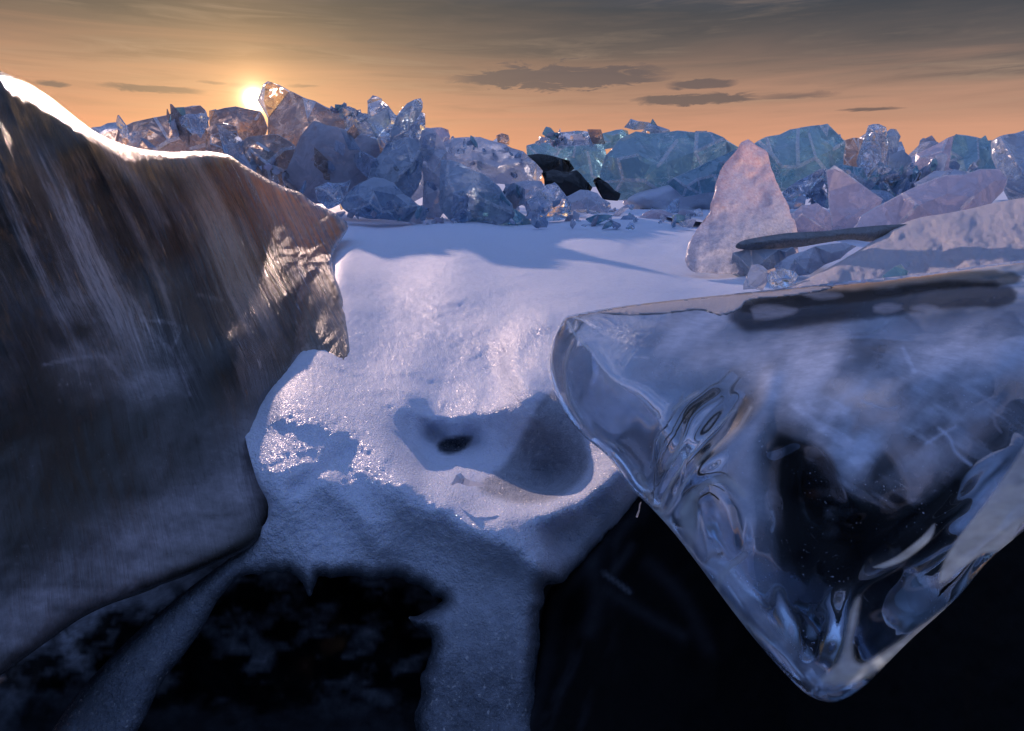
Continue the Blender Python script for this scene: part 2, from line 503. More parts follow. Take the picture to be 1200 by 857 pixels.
# ------------------------------------------------------------------ setting
M_SNOW = make_snow('snow', 1.0, True)
M_SNOW_FAR = make_snow('far_snow', 0.25)
M_SNOW_R = make_snow('mound_snow', 0.8, tint=(0.80, 0.78, 0.86), crumb=1.8)
M_DARK = make_dark_ice('dark_ice', amount=0.12, scale=2.5)

# frozen lake: one sheet to the horizon, dropping into the dark crack in the foreground
ys = np.concatenate([[-6000, -300, -20, -4], np.arange(-2, 8, 0.25), np.geomspace(8, 9000, 40)])
xs = np.concatenate([-np.geomspace(9000, 8, 24), np.arange(-7.5, 7.6, 0.5), np.geomspace(8, 9000, 24)])
GX, GY = np.meshgrid(xs, ys)
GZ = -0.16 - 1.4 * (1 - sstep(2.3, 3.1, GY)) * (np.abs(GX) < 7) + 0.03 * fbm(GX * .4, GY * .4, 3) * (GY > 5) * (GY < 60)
co = np.stack([GX, GY, GZ], -1).reshape(-1, 3)
nx = len(xs)
fs = [[j * nx + i, j * nx + i + 1, (j + 1) * nx + i + 1, (j + 1) * nx + i] for j in range(len(ys) - 1) for i in range(nx - 1)]
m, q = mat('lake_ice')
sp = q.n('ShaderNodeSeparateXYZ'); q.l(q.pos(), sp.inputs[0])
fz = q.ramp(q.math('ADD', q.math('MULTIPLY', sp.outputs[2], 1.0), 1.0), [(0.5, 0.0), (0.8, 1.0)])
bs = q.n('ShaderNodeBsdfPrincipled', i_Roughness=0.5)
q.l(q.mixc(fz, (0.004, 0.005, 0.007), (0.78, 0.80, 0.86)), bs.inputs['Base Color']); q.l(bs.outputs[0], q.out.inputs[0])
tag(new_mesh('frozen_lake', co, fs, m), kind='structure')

# central snow field: drops from the plateau into the hollow and over the lip towards the camera
SNOW_CTRL = [(px, py, float(depth_z(px, py, z))) for px, py, z in [
    (300, 245, 0), (430, 250, 0.03), (600, 258, 0.0), (800, 262, 0.0), (1000, 270, 0), (1300, 270, 0),
    (420, 275, 0.0), (520, 275, 0.02), (700, 285, -0.02), (900, 315, 0.0), (1300, 330, 0.05), (200, 300, 0),
    (400, 320, 0.06), (450, 330, -0.02), (540, 300, 0.03), (620, 320, 0.01), (760, 340, 0.02), (400, 370, 0.03), (450, 380, -0.06), (520, 390, -0.08),
    (600, 370, -0.01), (680, 360, 0.06), (800, 400, 0.0), (1000, 420, -0.05), (1300, 420, -0.05),
    (430, 430, -0.08), (520, 430, -0.13), (580, 440, -0.10), (620, 410, 0.0), (660, 430, 0.02), (200, 400, -.1),
    (620, 462, 0.01), (560, 462, -0.09), (480, 462, -0.085), (350, 470, 0.03), (320, 490, 0.03), (250, 500, 0.0), (390, 482, 0.0),
    (430, 500, -0.03), (475, 515, -0.14), (530, 500, -0.16), (590, 500, -0.10), (612, 478, -0.01),
    (530, 528, -0.21), (500, 552, -0.17), (560, 560, -0.19), (455, 530, -0.04), (480, 565, -0.05), (520, 590, -0.075),
    (600, 560, -0.18), (650, 560, -0.20), (565, 612, -0.09), (605, 640, -0.12), (650, 600, -0.10), (650, 637, -0.20), (700, 612, -0.18), (700, 572, -0.08), (735, 545, -0.06),
    (800, 500, -0.08), (1000, 520, -0.25), (360, 520, 0.02), (400, 550, -0.02), (340, 560, 0.0), (430, 590, -0.07), (500, 625, -0.12),
    (390, 610, -0.10), (450, 640, -0.16), (520, 660, -0.18), (600, 675, -0.19), (632, 662, -0.155), (380, 680, -0.20), (450, 690, -0.25), (540, 705, -0.24),
    (625, 690, -0.20), (680, 650, -0.24), (740, 600, -0.16), (780, 570, -0.16), (560, 780, -0.33), (500, 850, -0.44), (620, 760, -0.31), (630, 860, -0.42),
    (330, 640, -0.14), (260, 690, -0.22), (180, 760, -0.32), (120, 830, -0.40), (80, 880, -0.46), (320, 700, -0.26), (240, 780, -0.38), (300, 600, -0.06), (200, 600, -0.1)]]
snow_t = tps(SNOW_CTRL)
SNOW_OL = [(300, 241), (420, 238), (620, 243), (820, 246), (1040, 244), (1330, 244), (1360, 420), (1250, 500), (1060, 520), (900, 520),
           (800, 560), (752, 582), (728, 612), (700, 640), (672, 668), (655, 682), (640, 684), (635, 700), (633, 740), (628, 790), (630, 840), (626, 900),
           (500, 905), (489, 850), (493, 800), (507, 762), (505, 745), (480, 728), (500, 720), (520, 703), (508, 700), (497, 690), (470, 676), (440, 682), (415, 676), (390, 678), (372, 676),
           (362, 700), (352, 676), (320, 672), (285, 676), (258, 700), (238, 735), (215, 768), (190, 800), (165, 850), (130, 900), (40, 910),
           (75, 835), (130, 770), (190, 715), (245, 672), (290, 640), (315, 600), (300, 560), (285, 500), (280, 430), (290, 330)]
SNOW_OL = smooth_outline(SNOW_OL, 3)
nse = np.stack([fbm(SNOW_OL[:, 0] / 22, SNOW_OL[:, 1] / 22, 5, 4), fbm(SNOW_OL[:, 0] / 22, SNOW_OL[:, 1] / 22, 25, 4)], -1)
lowr = (sstep(560, 660, SNOW_OL[:, 1]) * sstep(250, 300, SNOW_OL[:, 0]))[:, None]
SNOW_OL = SNOW_OL + nse * 6 * lowr

RIDGES = [  # (curve, width px, height as share of depth)  crests (+) and dents (-)
    ([(335, 478), (380, 488), (430, 500), (465, 530), (490, 565), (540, 598), (590, 630), (628, 655)], 26, 0.030),
    ([(592, 604), (650, 598), (700, 570), (745, 535)], 15, 0.020),
    ([(412, 275), (400, 305), (395, 330)], 16, 0.03),
    ([(470, 478), (530, 490), (590, 478), (618, 452)], 10, 0.010),
    ([(505, 512), (530, 526), (552, 518)], 12, -0.030),
    ([(560, 590), (620, 575), (670, 560)], 22, -0.020),
    ([(430, 310), (480, 292), (540, 288), (600, 305)], 22, 0.010),
    ([(380, 560), (420, 600), (450, 640)], 18, 0.014),
    ([(640, 375), (610, 395), (600, 430), (625, 460)], 13, 0.018),
    ([(672, 276), (730, 276), (800, 288)], 5, 0.010),
    ([(540, 262), (600, 268), (660, 262)], 6, 0.006),
    ([(740, 290), (790, 300), (830, 318)], 8, -0.012),
    ([(345, 572), (385, 545), (405, 530)], 9, -0.010),
    ([(450, 262), (470, 258), (490, 262)], 5, 0.008),
]


def snow_front(u, v, d):
    tt = snow_t(u, v)
    k = np.zeros_like(tt)
    for c, wd, hh in RIDGES:
        k += hh * stroke(u, v, c, wd)
    tt = tt * (1 - 1.5 * k)
    W = at(u, v, tt)
    near = sstep(250, 420, v)
    n = 0.060 * fbm(W[:, 0] * 1.7, W[:, 1] * 1.3, 11, 2) + 0.011 * fbm(W[:, 0] * 8 + W[:, 2] * 5, W[:, 1] * 7, 12, 4)
    lump = np.abs(fbm(W[:, 0] * 16 + 3 * W[:, 2], W[:, 1] * 16 - 5 * W[:, 2], 31, 3))
    n = n + near * 0.003 * fbm(W[:, 0] * 26 + 9, W[:, 1] * 22 + W[:, 2] * 20, 32, 3) * sstep(-.2, .4, fbm(u / 60, v / 60, 8, 2))
    n = n + near * 0.0042 * fbm(u / 4.2, v / 3.2, 13, 3)
    tt = tt * (1 - n * (0.35 + 0.65 * near) * 0.8)
    e = sstep(520, 600, v)
    return tt + e * rnd(d, 20, 0.10) * (0.3 + .7 * sstep(300, 400, u))


def snow_cover_shade(u, v, d):
    a = 1 - (0.76 - .16 * sstep(380, 300, u)) * sstep(590, 840, v) - 0.05 * sstep(430, 250, u) * sstep(560, 640, v)  # foreground shade painted into the snow colour, darker toward the bottom
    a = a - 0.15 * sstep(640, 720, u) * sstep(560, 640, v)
    a = a - 0.92 * blob(u, v, [(512, 522), (522, 514), (540, 511), (554, 513), (550, 521), (538, 530), (524, 533), (514, 529)], 3)  # hole painted as a dark patch
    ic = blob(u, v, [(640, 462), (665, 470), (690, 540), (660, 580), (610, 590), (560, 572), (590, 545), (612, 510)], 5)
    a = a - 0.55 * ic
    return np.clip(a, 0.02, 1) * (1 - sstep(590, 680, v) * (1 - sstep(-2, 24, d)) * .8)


tag(relief('snow_field', SNOW_OL, snow_front, M_SNOW, step=3.2, raw=True, attrs={'thick': snow_cover_shade}), kind='structure')  # thick holds snow cover together with painted foreground shade
# ------------------------------------------------------------------ left: tall fluted block of dark lake ice
def flow(u, v):
    """coordinate across the streaks that run down and to the right over the face"""
    s = u - 0.56 * (v - 80) + 0.00035 * (v - 80) ** 2 + 22 * fbm(u / 260, v / 260, 41, 3)
    return s


L_OL = [(-70, 60), (-30, 68), (0, 83), (32, 97), (60, 115), (92, 140), (116, 157), (150, 171), (190, 178), (225, 178), (245, 178), (268, 182), (285, 193),
        (310, 208), (335, 220), (352, 226), (368, 238), (385, 246), (402, 256), (408, 266), (402, 278), (394, 290), (389, 303), (391, 320), (400, 345), (407, 385), (409, 425),
        (398, 442), (370, 446), (340, 452), (318, 470), (312, 500), (318, 540), (326, 575), (318, 612), (296, 640), (256, 658), (215, 676), (160, 696), (100, 722), (50, 756), (0, 792), (-40, 815), (-90, 840)]
left_t = tps([(0, 85, 1.75), (0, 200, 1.5), (0, 400, 1.28), (0, 620, 1.10), (0, 800, 1.0), (-90, 60, 1.7), (-90, 400, 1.2), (-90, 840, .95),
              (60, 115, 2.0), (110, 150, 2.15), (150, 171, 2.4), (150, 300, 2.08), (150, 450, 1.62), (150, 600, 1.33), (160, 700, 1.22),
              (225, 178, 3.0), (225, 320, 2.55), (268, 182, 3.5), (268, 400, 1.95), (250, 560, 1.58), (256, 658, 1.38),
              (335, 220, 5.0), (335, 300, 3.4), (330, 400, 2.35), (320, 500, 1.85), (320, 590, 1.55), (402, 258, 7.0), (380, 290, 5.0), (385, 330, 3.6), (405, 420, 2.5), (360, 440, 2.3)])
groove_rng = np.random.RandomState(3)


def flute(s, f, seed): return fbm(s / f, 0.0 * s, seed, 3)


def left_front(u, v, d):
    b = left_t(u, v)
    s = flow(u, v)
    down = sstep(0, 60, d)
    fade = 1 - 0.8 * sstep(330, 520, v - 0.15 * u)
    h = 0.016 * fbm(s / 42, v / 900, 51, 2) + 0.007 * fbm(s / 13, v / 500, 52, 3) + 0.0042 * fbm(s / 4.2, v / 260, 53, 3)
    big = 0.035 * stroke(u, v, [(120, 158), (190, 230), (250, 330), (290, 420)], 30) + 0.03 * stroke(u, v, [(262, 186), (310, 250), (350, 330)], 20) \
        - 0.03 * stroke(u, v, [(232, 182), (262, 226), (300, 300)], 9) - 0.02 * stroke(u, v, [(70, 170), (130, 300), (180, 420)], 40)
    scal = 0.028 * sstep(300, 360, u) * sstep(330, 300, v) * fbm(u / 14, v / 9, 54, 3)
    lower = 0.02 * fbm(u / 120, v / 90, 55, 3) + 0.003 * fbm(u / 16, v / 30, 56, 3)
    fc = blob(u, v, [(352, 350), (372, 318), (400, 350), (409, 400), (404, 440), (345, 450), (352, 400)], 6)
    fac = fc * (0.03 + 0.008 * fbm(u / 14 + v / 30, v / 20, 57, 4))
    t_ = b * (1 - (h + big) * fade * (0.25 + 0.75 * down) - scal - lower * (1 - fade * .6) + fac)
    return t_ + b * rnd(d, 20, 0.05) * np.where(v < 300, 1, 0.6)


def left_back(u, v, d):
    b = left_t(u, v)
    return b * 1.06 + b * 0.9 * np.sqrt(np.clip(d / 200, 0, 1)) * (1 - .7 * sstep(150, 350, u) * sstep(460, 380, v)) + 0.01


def left_frost_gleam(u, v, d):
    s = flow(u, v)
    st = sstep(0.05, 0.8, fbm(s / 20, v / 420, 61, 3) * 1.3 + 0.25 * fbm(s / 5, v / 160, 62, 3))
    fine = sstep(0.15, 0.75, fbm(s / 2.6, v / 200, 63, 3))
    zone = sstep(20, 120, d) * sstep(470, 300, v) * (0.35 + 0.65 * sstep(-20, 160, u))
    f = zone * (0.95 * st + 0.75 * fine * (0.35 + st) + .10) - .10 * zone * sstep(.1, .6, fbm(s / 9, v / 300, 69, 2))
    right = sstep(250, 380, u) * sstep(340, 270, v)
    f = f + right * (0.5 + 0.5 * fine) + .35 * st * sstep(100, 220, u) * sstep(360, 240, v)  # sunlit right end painted as paler frost
    f = f + 0.60 * blob(u, v, [(75, 330), (140, 335), (205, 395), (222, 455), (150, 470), (80, 445), (60, 380)], 26) * (0.55 + 0.9 * fbm(u / 40, v / 30, 64, 4))
    # crack plate edges
    for c, a in [([(50, 428), (90, 420), (120, 418), (140, 440)], .5), ([(155, 350), (175, 385), (205, 418), (222, 462)], .5), ([(165, 375), (210, 382), (200, 410)], .4),
                 ([(230, 345), (260, 352)], .35)]:
        f = f + a * stroke(u, v, c, 1.8)
    # frosted belt along the foot
    belt = stroke(u, v, [(-60, 790), (40, 722), (130, 665), (220, 615), (290, 570), (318, 520)], 46)
    f = f + 0.95 * belt * (0.75 + 0.5 * fbm(u / 50, v / 18, 65, 4))
    f = f * (1 - 0.92 * stroke(u, v, [(332, 570), (316, 612), (280, 640), (240, 662), (170, 690)], 9))
    f = f + 0.25 * sstep(0.55, 0.85, fbm(u / 3.5, v / 3.5, 66, 2)) * sstep(0.0, 0.5, fbm(u / 70, v / 50, 67, 2)) * sstep(380, 460, v)
    fc = blob(u, v, [(355, 345), (372, 318), (400, 350), (409, 400), (404, 440), (345, 450), (352, 400)], 6)
    f = f * (1 - fc) + fc * (0.30 + 0.45 * sstep(0, .5, fbm(s / 5, v / 12, 68, 3)))
    f = f + .16 * sstep(-.1, .6, fbm(u / 70 + v / 200, v / 90, 70, 6, .6)) * sstep(300, 380, v)
    for c, wd, a in [([(118, 160), (140, 190), (170, 225), (190, 260)], 7, .6), ([(225, 185), (245, 215), (262, 250), (300, 330)], 5, .6), ([(290, 200), (310, 240), (335, 290), (345, 330)], 6, .6), ([(150, 176), (185, 190), (215, 205)], 6, .3)]:
        f = f + a * stroke(u, v, c, wd) * (.5 + .8 * fine)  # golden reflections painted as pale streaks
    return np.clip(f, 0, 1)


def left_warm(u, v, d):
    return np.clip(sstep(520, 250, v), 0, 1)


m, q = mat('fluted_dark_ice')
p = q.pos()
fr = q.attr('frost')
gn = q.noise(p, 45, 5, 0.7)
gn2 = q.noise(p, 220, 3, 0.6)
f = q.math('MULTIPLY', fr, q.ramp(gn, [(0.25, 0.55), (0.7, 1.15)]), clamp=True)
sp_ = q.math('MULTIPLY', q.ramp(gn2, [(0.66, 0.0), (0.74, 0.35)]), q.ramp(q.noise(p, 7, 3), [(0.42, 0.0), (0.6, 1.0)]))
f = q.math('ADD', f, sp_, clamp=True)
cb = q.n('ShaderNodeCombineXYZ'); q.l(q.math('MULTIPLY', q.attr('across'), 9.0), cb.inputs[0]); q.l(q.math('MULTIPLY', q.attr('along'), .55), cb.inputs[1])
ln = q.noise(cb.outputs[0], 3.0, 6, .72, .25)
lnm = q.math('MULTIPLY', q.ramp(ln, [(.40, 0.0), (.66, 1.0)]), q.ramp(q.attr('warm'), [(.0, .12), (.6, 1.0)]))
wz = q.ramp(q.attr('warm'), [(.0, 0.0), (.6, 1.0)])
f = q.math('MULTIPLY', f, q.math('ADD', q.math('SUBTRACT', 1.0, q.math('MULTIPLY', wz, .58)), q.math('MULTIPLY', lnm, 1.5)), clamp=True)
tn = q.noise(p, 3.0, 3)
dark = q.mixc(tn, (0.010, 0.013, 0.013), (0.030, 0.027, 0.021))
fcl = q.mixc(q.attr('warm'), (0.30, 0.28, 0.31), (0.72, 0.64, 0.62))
fcl = q.mixc(q.math('MULTIPLY', q.attr('glow'), .85), fcl, (1.0, .66, .42))  # golden sunlight painted into the frost colour
bs = q.n('ShaderNodeBsdfPrincipled', i_IOR=1.31)
q.l(q.mixc(f, dark, fcl), bs.inputs['Base Color'])
q.l(q.math('ADD', q.math('ADD', 0.17, q.math('MULTIPLY', q.attr('rim'), .10)), q.math('MULTIPLY', f, 0.30)), bs.inputs['Roughness'])
b = q.bump(lnm, 0.8, 0.014); b = q.bump(gn, 0.2, 0.003, b); b = q.bump(gn2, 0.25, 0.0008, b)
q.l(b, bs.inputs['Normal'])
bs.inputs['Specular IOR Level'].default_value = 0.3
bs.inputs['Coat Weight'].default_value = .9; bs.inputs['Coat Roughness'].default_value = .07; bs.inputs['Coat IOR'].default_value = 1.31
q.l(q.bump(lnm, .35, .008), bs.inputs['Coat Normal'])
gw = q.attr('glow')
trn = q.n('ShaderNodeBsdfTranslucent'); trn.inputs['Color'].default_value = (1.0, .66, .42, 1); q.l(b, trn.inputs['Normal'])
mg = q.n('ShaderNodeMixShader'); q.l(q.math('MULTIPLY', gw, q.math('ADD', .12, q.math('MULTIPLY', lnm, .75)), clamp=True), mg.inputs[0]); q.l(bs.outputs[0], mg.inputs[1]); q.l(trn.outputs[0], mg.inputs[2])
q.l(mg.outputs[0], q.out.inputs[0])
M_FLUTE = m

o = relief('fluted_ice_block', L_OL, left_front, M_FLUTE, step=3.0, back=left_back, attrs={'frost': left_frost_gleam, 'warm': left_warm, 'across': lambda u, v, d: flow(u, v) / 100, 'along': lambda u, v, d: v / 100, 'rim': lambda u, v, d: sstep(26, 4, d), 'glow': lambda u, v, d: np.clip(sstep(60, 330, u + .25 * (v - 200)) * sstep(420, 290, v - .25 * (u - 250)) * sstep(0, 8, d), 0, 1)})
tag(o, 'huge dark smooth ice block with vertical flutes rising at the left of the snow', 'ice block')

# dark pieces of ice under the snow at the bottom
DK_OL = [(-60, 800), (0, 780), (60, 745), (120, 712), (180, 690), (240, 655), (330, 640), (420, 655), (520, 680), (560, 720), (560, 800), (570, 930), (200, 960), (-80, 960)]
dk_t = tps([(-60, 800, 1.2), (0, 920, 1.05), (150, 720, 1.55), (150, 900, 1.15), (330, 640, 1.85), (330, 760, 1.5), (330, 900, 1.2), (520, 680, 1.75), (500, 800, 1.45), (520, 930, 1.15), (560, 800, 1.5)])
tag(relief('dark_ice_boulder', DK_OL,
           lambda u, v, d: 1.42 * dk_t(u, v) * (1 - 0.03 * fbm(u / 60, v / 50, 71, 4) - 0.03 * (fbm(u / 110, v / 110, 72, 2))) + rnd(d, 30, .1),
           make_dark_ice('frosted_black_ice', frost=(0.42, 0.46, 0.55), attr='frost', scale=9, rough=0.45, spec=.1), step=5,
           back=lambda u, v, d: 1.42 * dk_t(u, v) + .12 + 0.3 * np.sqrt(np.clip(d / 80, 0, 1)),
           attrs={'frost': lambda u, v, d: np.clip(0.10 + 1.5 * fbm(u / 34 + v / 60, v / 20, 73, 6, .65) * sstep(860, 740, v) + 0.5 * sstep(60, 0, d) * sstep(760, 700, v), 0, 1)}),
    'nearly black ice boulder with patchy frost under the snow lip at the bottom', 'ice block')

RK_OL = [(760, 560), (740, 586), (712, 620), (690, 648), (655, 680), (640, 700), (630, 760), (620, 930), (900, 980), (1330, 980), (1330, 560), (1100, 530), (900, 530)]
rk_t = tps([(760, 560, 1.75), (700, 640, 1.68), (640, 700, 1.62), (620, 930, 1.25), (900, 900, 1.25), (900, 560, 1.8), (1300, 560, 1.9), (1300, 950, 1.3), (800, 700, 1.55)])
tag(relief('black_ice_block', RK_OL,
           lambda u, v, d: rk_t(u, v) * (1 - 0.012 * fbm(u / 70, v / 70, 81, 4)) + rnd(d, 24, .08),
           make_dark_ice('black_ice', base=(0.0022, 0.0025, 0.003), frost=(0.10, 0.11, 0.13), attr='frost', rough=0.4, spec=.06), step=4,
           back=lambda u, v, d: rk_t(u, v) + .10 + 0.5 * np.sqrt(np.clip(d / 80, 0, 1)),
           attrs={'frost': lambda u, v, d: np.clip(sum(a * stroke(u, v, c, wd) for c, wd, a in [
               ([(708, 672), (722, 682), (738, 694)], 2.6, 1.0), ([(715, 694), (760, 722), (800, 745)], 7, .16), ([(690, 640), (700, 700), (690, 740)], 9, .16),
               ([(760, 660), (800, 700), (830, 760)], 9, .14), ([(740, 640), (720, 670)], 5, .25)]) + 0.35 * sstep(30, 0, d) + .22 * sstep(0.1, .8, fbm(u / 18 + v / 50, v / 60, 82, 4)) * sstep(800, 700, u + (v - 600) * .3), 0, 1)}),
    'smooth black ice block under the hanging clear ice, finely scratched', 'ice block')
# ------------------------------------------------------------------ right: the hanging wedge of crystal-clear ice
C_OL = [(662, 372), (675, 368), (720, 360), (790, 352), (852, 345), (930, 337), (1000, 329), (1080, 321), (1150, 311), (1210, 304), (1330, 292), (1340, 400), (1330, 500), (1262, 570),
        (1200, 622), (1160, 656), (1120, 702), (1065, 752), (1020, 798), (998, 815), (978, 823), (958, 820), (935, 805), (895, 762), (860, 718), (820, 664), (790, 625), (760, 592),
        (738, 571), (712, 535), (685, 512), (664, 488), (650, 462), (642, 432), (645, 405), (653, 386)]
cr_t = tps([(662, 372, 1.62), (642, 430, 1.50), (740, 571, 1.20), (860, 718, 1.02), (968, 822, .90), (1065, 752, .95), (1200, 622, 1.02), (1330, 500, 1.1),
            (1330, 292, 2.0), (1200, 305, 2.0), (1000, 329, 2.02), (852, 345, 1.98), (720, 360, 1.80),
            (870, 388, 1.58), (1000, 376, 1.50), (1200, 362, 1.45), (760, 430, 1.38), (900, 450, 1.22), (1100, 450, 1.14), (900, 600, 1.02), (1050, 600, .96), (960, 720, .90), (1200, 480, 1.10), (820, 560, 1.12)])
CF = [  # folds pressed into the front: (curve, width, height)
    ([(905, 440), (892, 475), (862, 512), (822, 548), (795, 585), (782, 615)], 9, .020),
    ([(868, 470), (845, 505), (812, 535), (786, 568), (772, 600)], 6, -.018),
    ([(840, 465), (815, 485), (800, 515), (785, 545), (768, 585)], 7, .018),
    ([(800, 470), (770, 505), (765, 540)], 10, -.010),
    ([(815, 575), (830, 566), (850, 575), (868, 600), (872, 635)], 7, .020),
    ([(815, 580), (822, 620), (828, 655)], 6, -.014),
    ([(905, 525), (935, 515), (968, 530), (990, 565), (1000, 600)], 9, .014),
    ([(903, 530), (900, 590), (912, 650), (930, 710), (942, 760)], 12, .012),
    ([(925, 560), (945, 640), (950, 700)], 26, -.028),
    ([(1010, 640), (1060, 610), (1100, 570), (1130, 540)], 26, -.030),
    ([(960, 810), (985, 770), (1005, 700), (1050, 660), (1120, 600), (1200, 520)], 14, .020),
    ([(850, 680), (900, 740), (960, 800)], 10, .014),
    ([(1020, 780), (1070, 735), (1130, 690), (1200, 620)], 8, -.012),
]


def cr_front(u, v, d):
    b = cr_t(u, v)
    k = np.zeros_like(b)
    for c, wd, hh in CF: k += 0.55 * hh * stroke(u, v, c, wd * 1.35)
    # facet at the left end: plane turned away, split off by a crease
    fac = blob(u, v, [(640, 380), (668, 385), (700, 425), (745, 470), (800, 520), (780, 600), (700, 540), (640, 470)], 3)
    k = k - 0.045 * fac * sstep(0, 60, seg_dist(u, v, [(668, 385), (700, 425), (745, 470), (800, 520)], False))
    k = k + 0.010 * stroke(u, v, [(676, 398), (664, 430), (668, 470), (690, 508)], 5)
    k = k + 0.012 * fbm(u / 90, v / 70, 91, 2) 
    return b * (1 - k) + b * rnd(d, 16, 0.05)


def cr_back(u, v, d):
    b = cr_t(u, v)
    wig = 1 + 0.10 * fbm(u / 150, v / 120, 95, 1)
    return b * 1.05 + 0.012 + 0.46 * (1 - np.exp(-d / 90)) * wig


def cr_frost_gleam(u, v, d):
    top = blob(u, v, [(690, 365), (760, 355), (850, 352), (880, 395), (960, 392), (1080, 385), (1250, 375), (1330, 430), (1250, 500), (1150, 520), (1060, 560),
                      (1000, 560), (930, 490), (880, 450), (800, 440), (740, 430), (700, 400)], 34)
    tex = fbm(u / 55 + v / 90, v / 60, 96, 5)
    f = 0.78 * top * np.clip(0.80 + 1.2 * tex, .15, 1.5)
    f = f * (1 - .35 * blob(u, v, [(1090, 440), (1160, 420), (1260, 430), (1270, 500), (1190, 550), (1130, 530), (1090, 490)], 22))
    f = f * (1 - .5 * blob(u, v, [(800, 440), (860, 430), (890, 460), (850, 500), (790, 520), (770, 480)], 16))
    # feathery veils
    ang = (u - 1000) * 0.7 + (v - 560)
    f = f + 0.28 * blob(u, v, [(930, 480), (1100, 440), (1230, 480), (1130, 560), (1060, 600), (990, 590)], 30) * sstep(-.1, .7, fbm(ang / 60, (v - u * .6) / 9, 97, 4))
    dark = blob(u, v, [(862, 366), (900, 352), (1000, 345), (1100, 340), (1190, 345), (1160, 362), (1050, 369), (960, 378), (905, 386), (870, 384)], 8)
    f = f * (1 - dark) + dark * 0.03
    for c in ([(880, 362), (900, 357), (932, 362), (915, 372), (885, 374)], [(940, 345), (970, 342), (990, 346), (965, 351)], [(1020, 360), (1045, 355), (1056, 362), (1035, 368)], [(1064, 361), (1085, 357), (1098, 361), (1080, 365)]):
        f = f + 0.30 * blob(u + 5 * fbm(u / 20, v / 8, 87, 2), v, c, 3)  # pale ovals painted for light refracted in the top face
    for c, a_ in [([(1058, 408), (1066, 425), (1072, 436)], .5), ([(1100, 502), (1112, 512), (1120, 530), (1138, 545)], .6), ([(1085, 520), (1105, 508), (1120, 500)], .45), ([(1010, 470), (1040, 480), (1052, 476)], .35), ([(905, 600), (908, 612), (905, 622)], .5), ([(742, 418), (760, 420)], .35)]:
        f = f + a_ * stroke(u, v, c, 1.9)
    # milky belts hugging the lower edges
    f = f + 0.45 * stroke(u, v, [(790, 590), (850, 680), (900, 745), (960, 805)], 18) + .35 * stroke(u, v, [(900, 470), (870, 540), (880, 600)], 22) + .30 * stroke(u, v, [(870, 520), (885, 600), (890, 680)], 24)
    f = f + 0.22 * blob(u, v, [(650, 400), (690, 420), (760, 490), (800, 540), (770, 580), (700, 520), (655, 470)], 10)
    hole = blob(u, v, [(905, 520), (935, 515), (972, 535), (998, 585), (1060, 595), (1120, 560), (1130, 575), (1090, 640), (1020, 680), (975, 700), (960, 770), (935, 740), (910, 640)], 6)
    f = f * (1 - 0.92 * hole)
    f = f + 0.08 * hole * sstep(.2, .8, fbm(u / 25, v / 25, 98, 4))
    return np.clip(f, 0, .93)


def cr_dim(u, v, d):  # dark refractions painted as a darker glass tint
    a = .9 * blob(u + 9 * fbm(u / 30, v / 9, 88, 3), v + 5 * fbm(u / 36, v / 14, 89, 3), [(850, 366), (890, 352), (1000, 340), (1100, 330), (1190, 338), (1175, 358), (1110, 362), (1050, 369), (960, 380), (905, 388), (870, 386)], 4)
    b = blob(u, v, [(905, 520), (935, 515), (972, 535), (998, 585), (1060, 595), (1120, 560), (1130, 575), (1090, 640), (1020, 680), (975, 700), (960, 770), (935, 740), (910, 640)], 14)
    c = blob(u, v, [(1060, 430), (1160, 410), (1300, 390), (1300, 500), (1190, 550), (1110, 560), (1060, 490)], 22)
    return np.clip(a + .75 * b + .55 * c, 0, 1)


def cr_gleam(u, v, d):  # sky reflections and flares painted as pale patches and strokes
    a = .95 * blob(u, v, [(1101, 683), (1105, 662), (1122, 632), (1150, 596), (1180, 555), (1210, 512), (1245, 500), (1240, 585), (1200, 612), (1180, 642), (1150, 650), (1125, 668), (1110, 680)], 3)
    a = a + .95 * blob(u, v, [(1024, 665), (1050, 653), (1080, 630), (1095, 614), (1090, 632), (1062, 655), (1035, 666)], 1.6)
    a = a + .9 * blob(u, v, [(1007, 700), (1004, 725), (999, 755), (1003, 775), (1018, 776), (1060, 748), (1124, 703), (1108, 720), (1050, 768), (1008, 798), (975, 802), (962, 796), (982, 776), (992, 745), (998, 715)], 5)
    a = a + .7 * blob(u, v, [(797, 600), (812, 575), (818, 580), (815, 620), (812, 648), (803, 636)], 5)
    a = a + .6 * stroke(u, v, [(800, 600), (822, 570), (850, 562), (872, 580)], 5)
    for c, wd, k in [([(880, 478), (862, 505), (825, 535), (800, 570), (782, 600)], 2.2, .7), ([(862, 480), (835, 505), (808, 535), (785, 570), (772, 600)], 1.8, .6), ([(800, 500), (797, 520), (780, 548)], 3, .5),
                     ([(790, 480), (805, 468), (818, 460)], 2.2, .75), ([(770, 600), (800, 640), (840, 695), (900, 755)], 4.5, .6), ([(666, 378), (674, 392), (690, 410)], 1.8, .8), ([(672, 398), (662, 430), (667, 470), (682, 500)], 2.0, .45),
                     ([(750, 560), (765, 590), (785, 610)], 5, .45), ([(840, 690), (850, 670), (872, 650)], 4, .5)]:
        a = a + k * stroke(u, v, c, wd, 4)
    return np.clip(a * (.82 + .35 * fbm(u / 24 + v / 60, v / 12, 94, 3)), 0, 1)


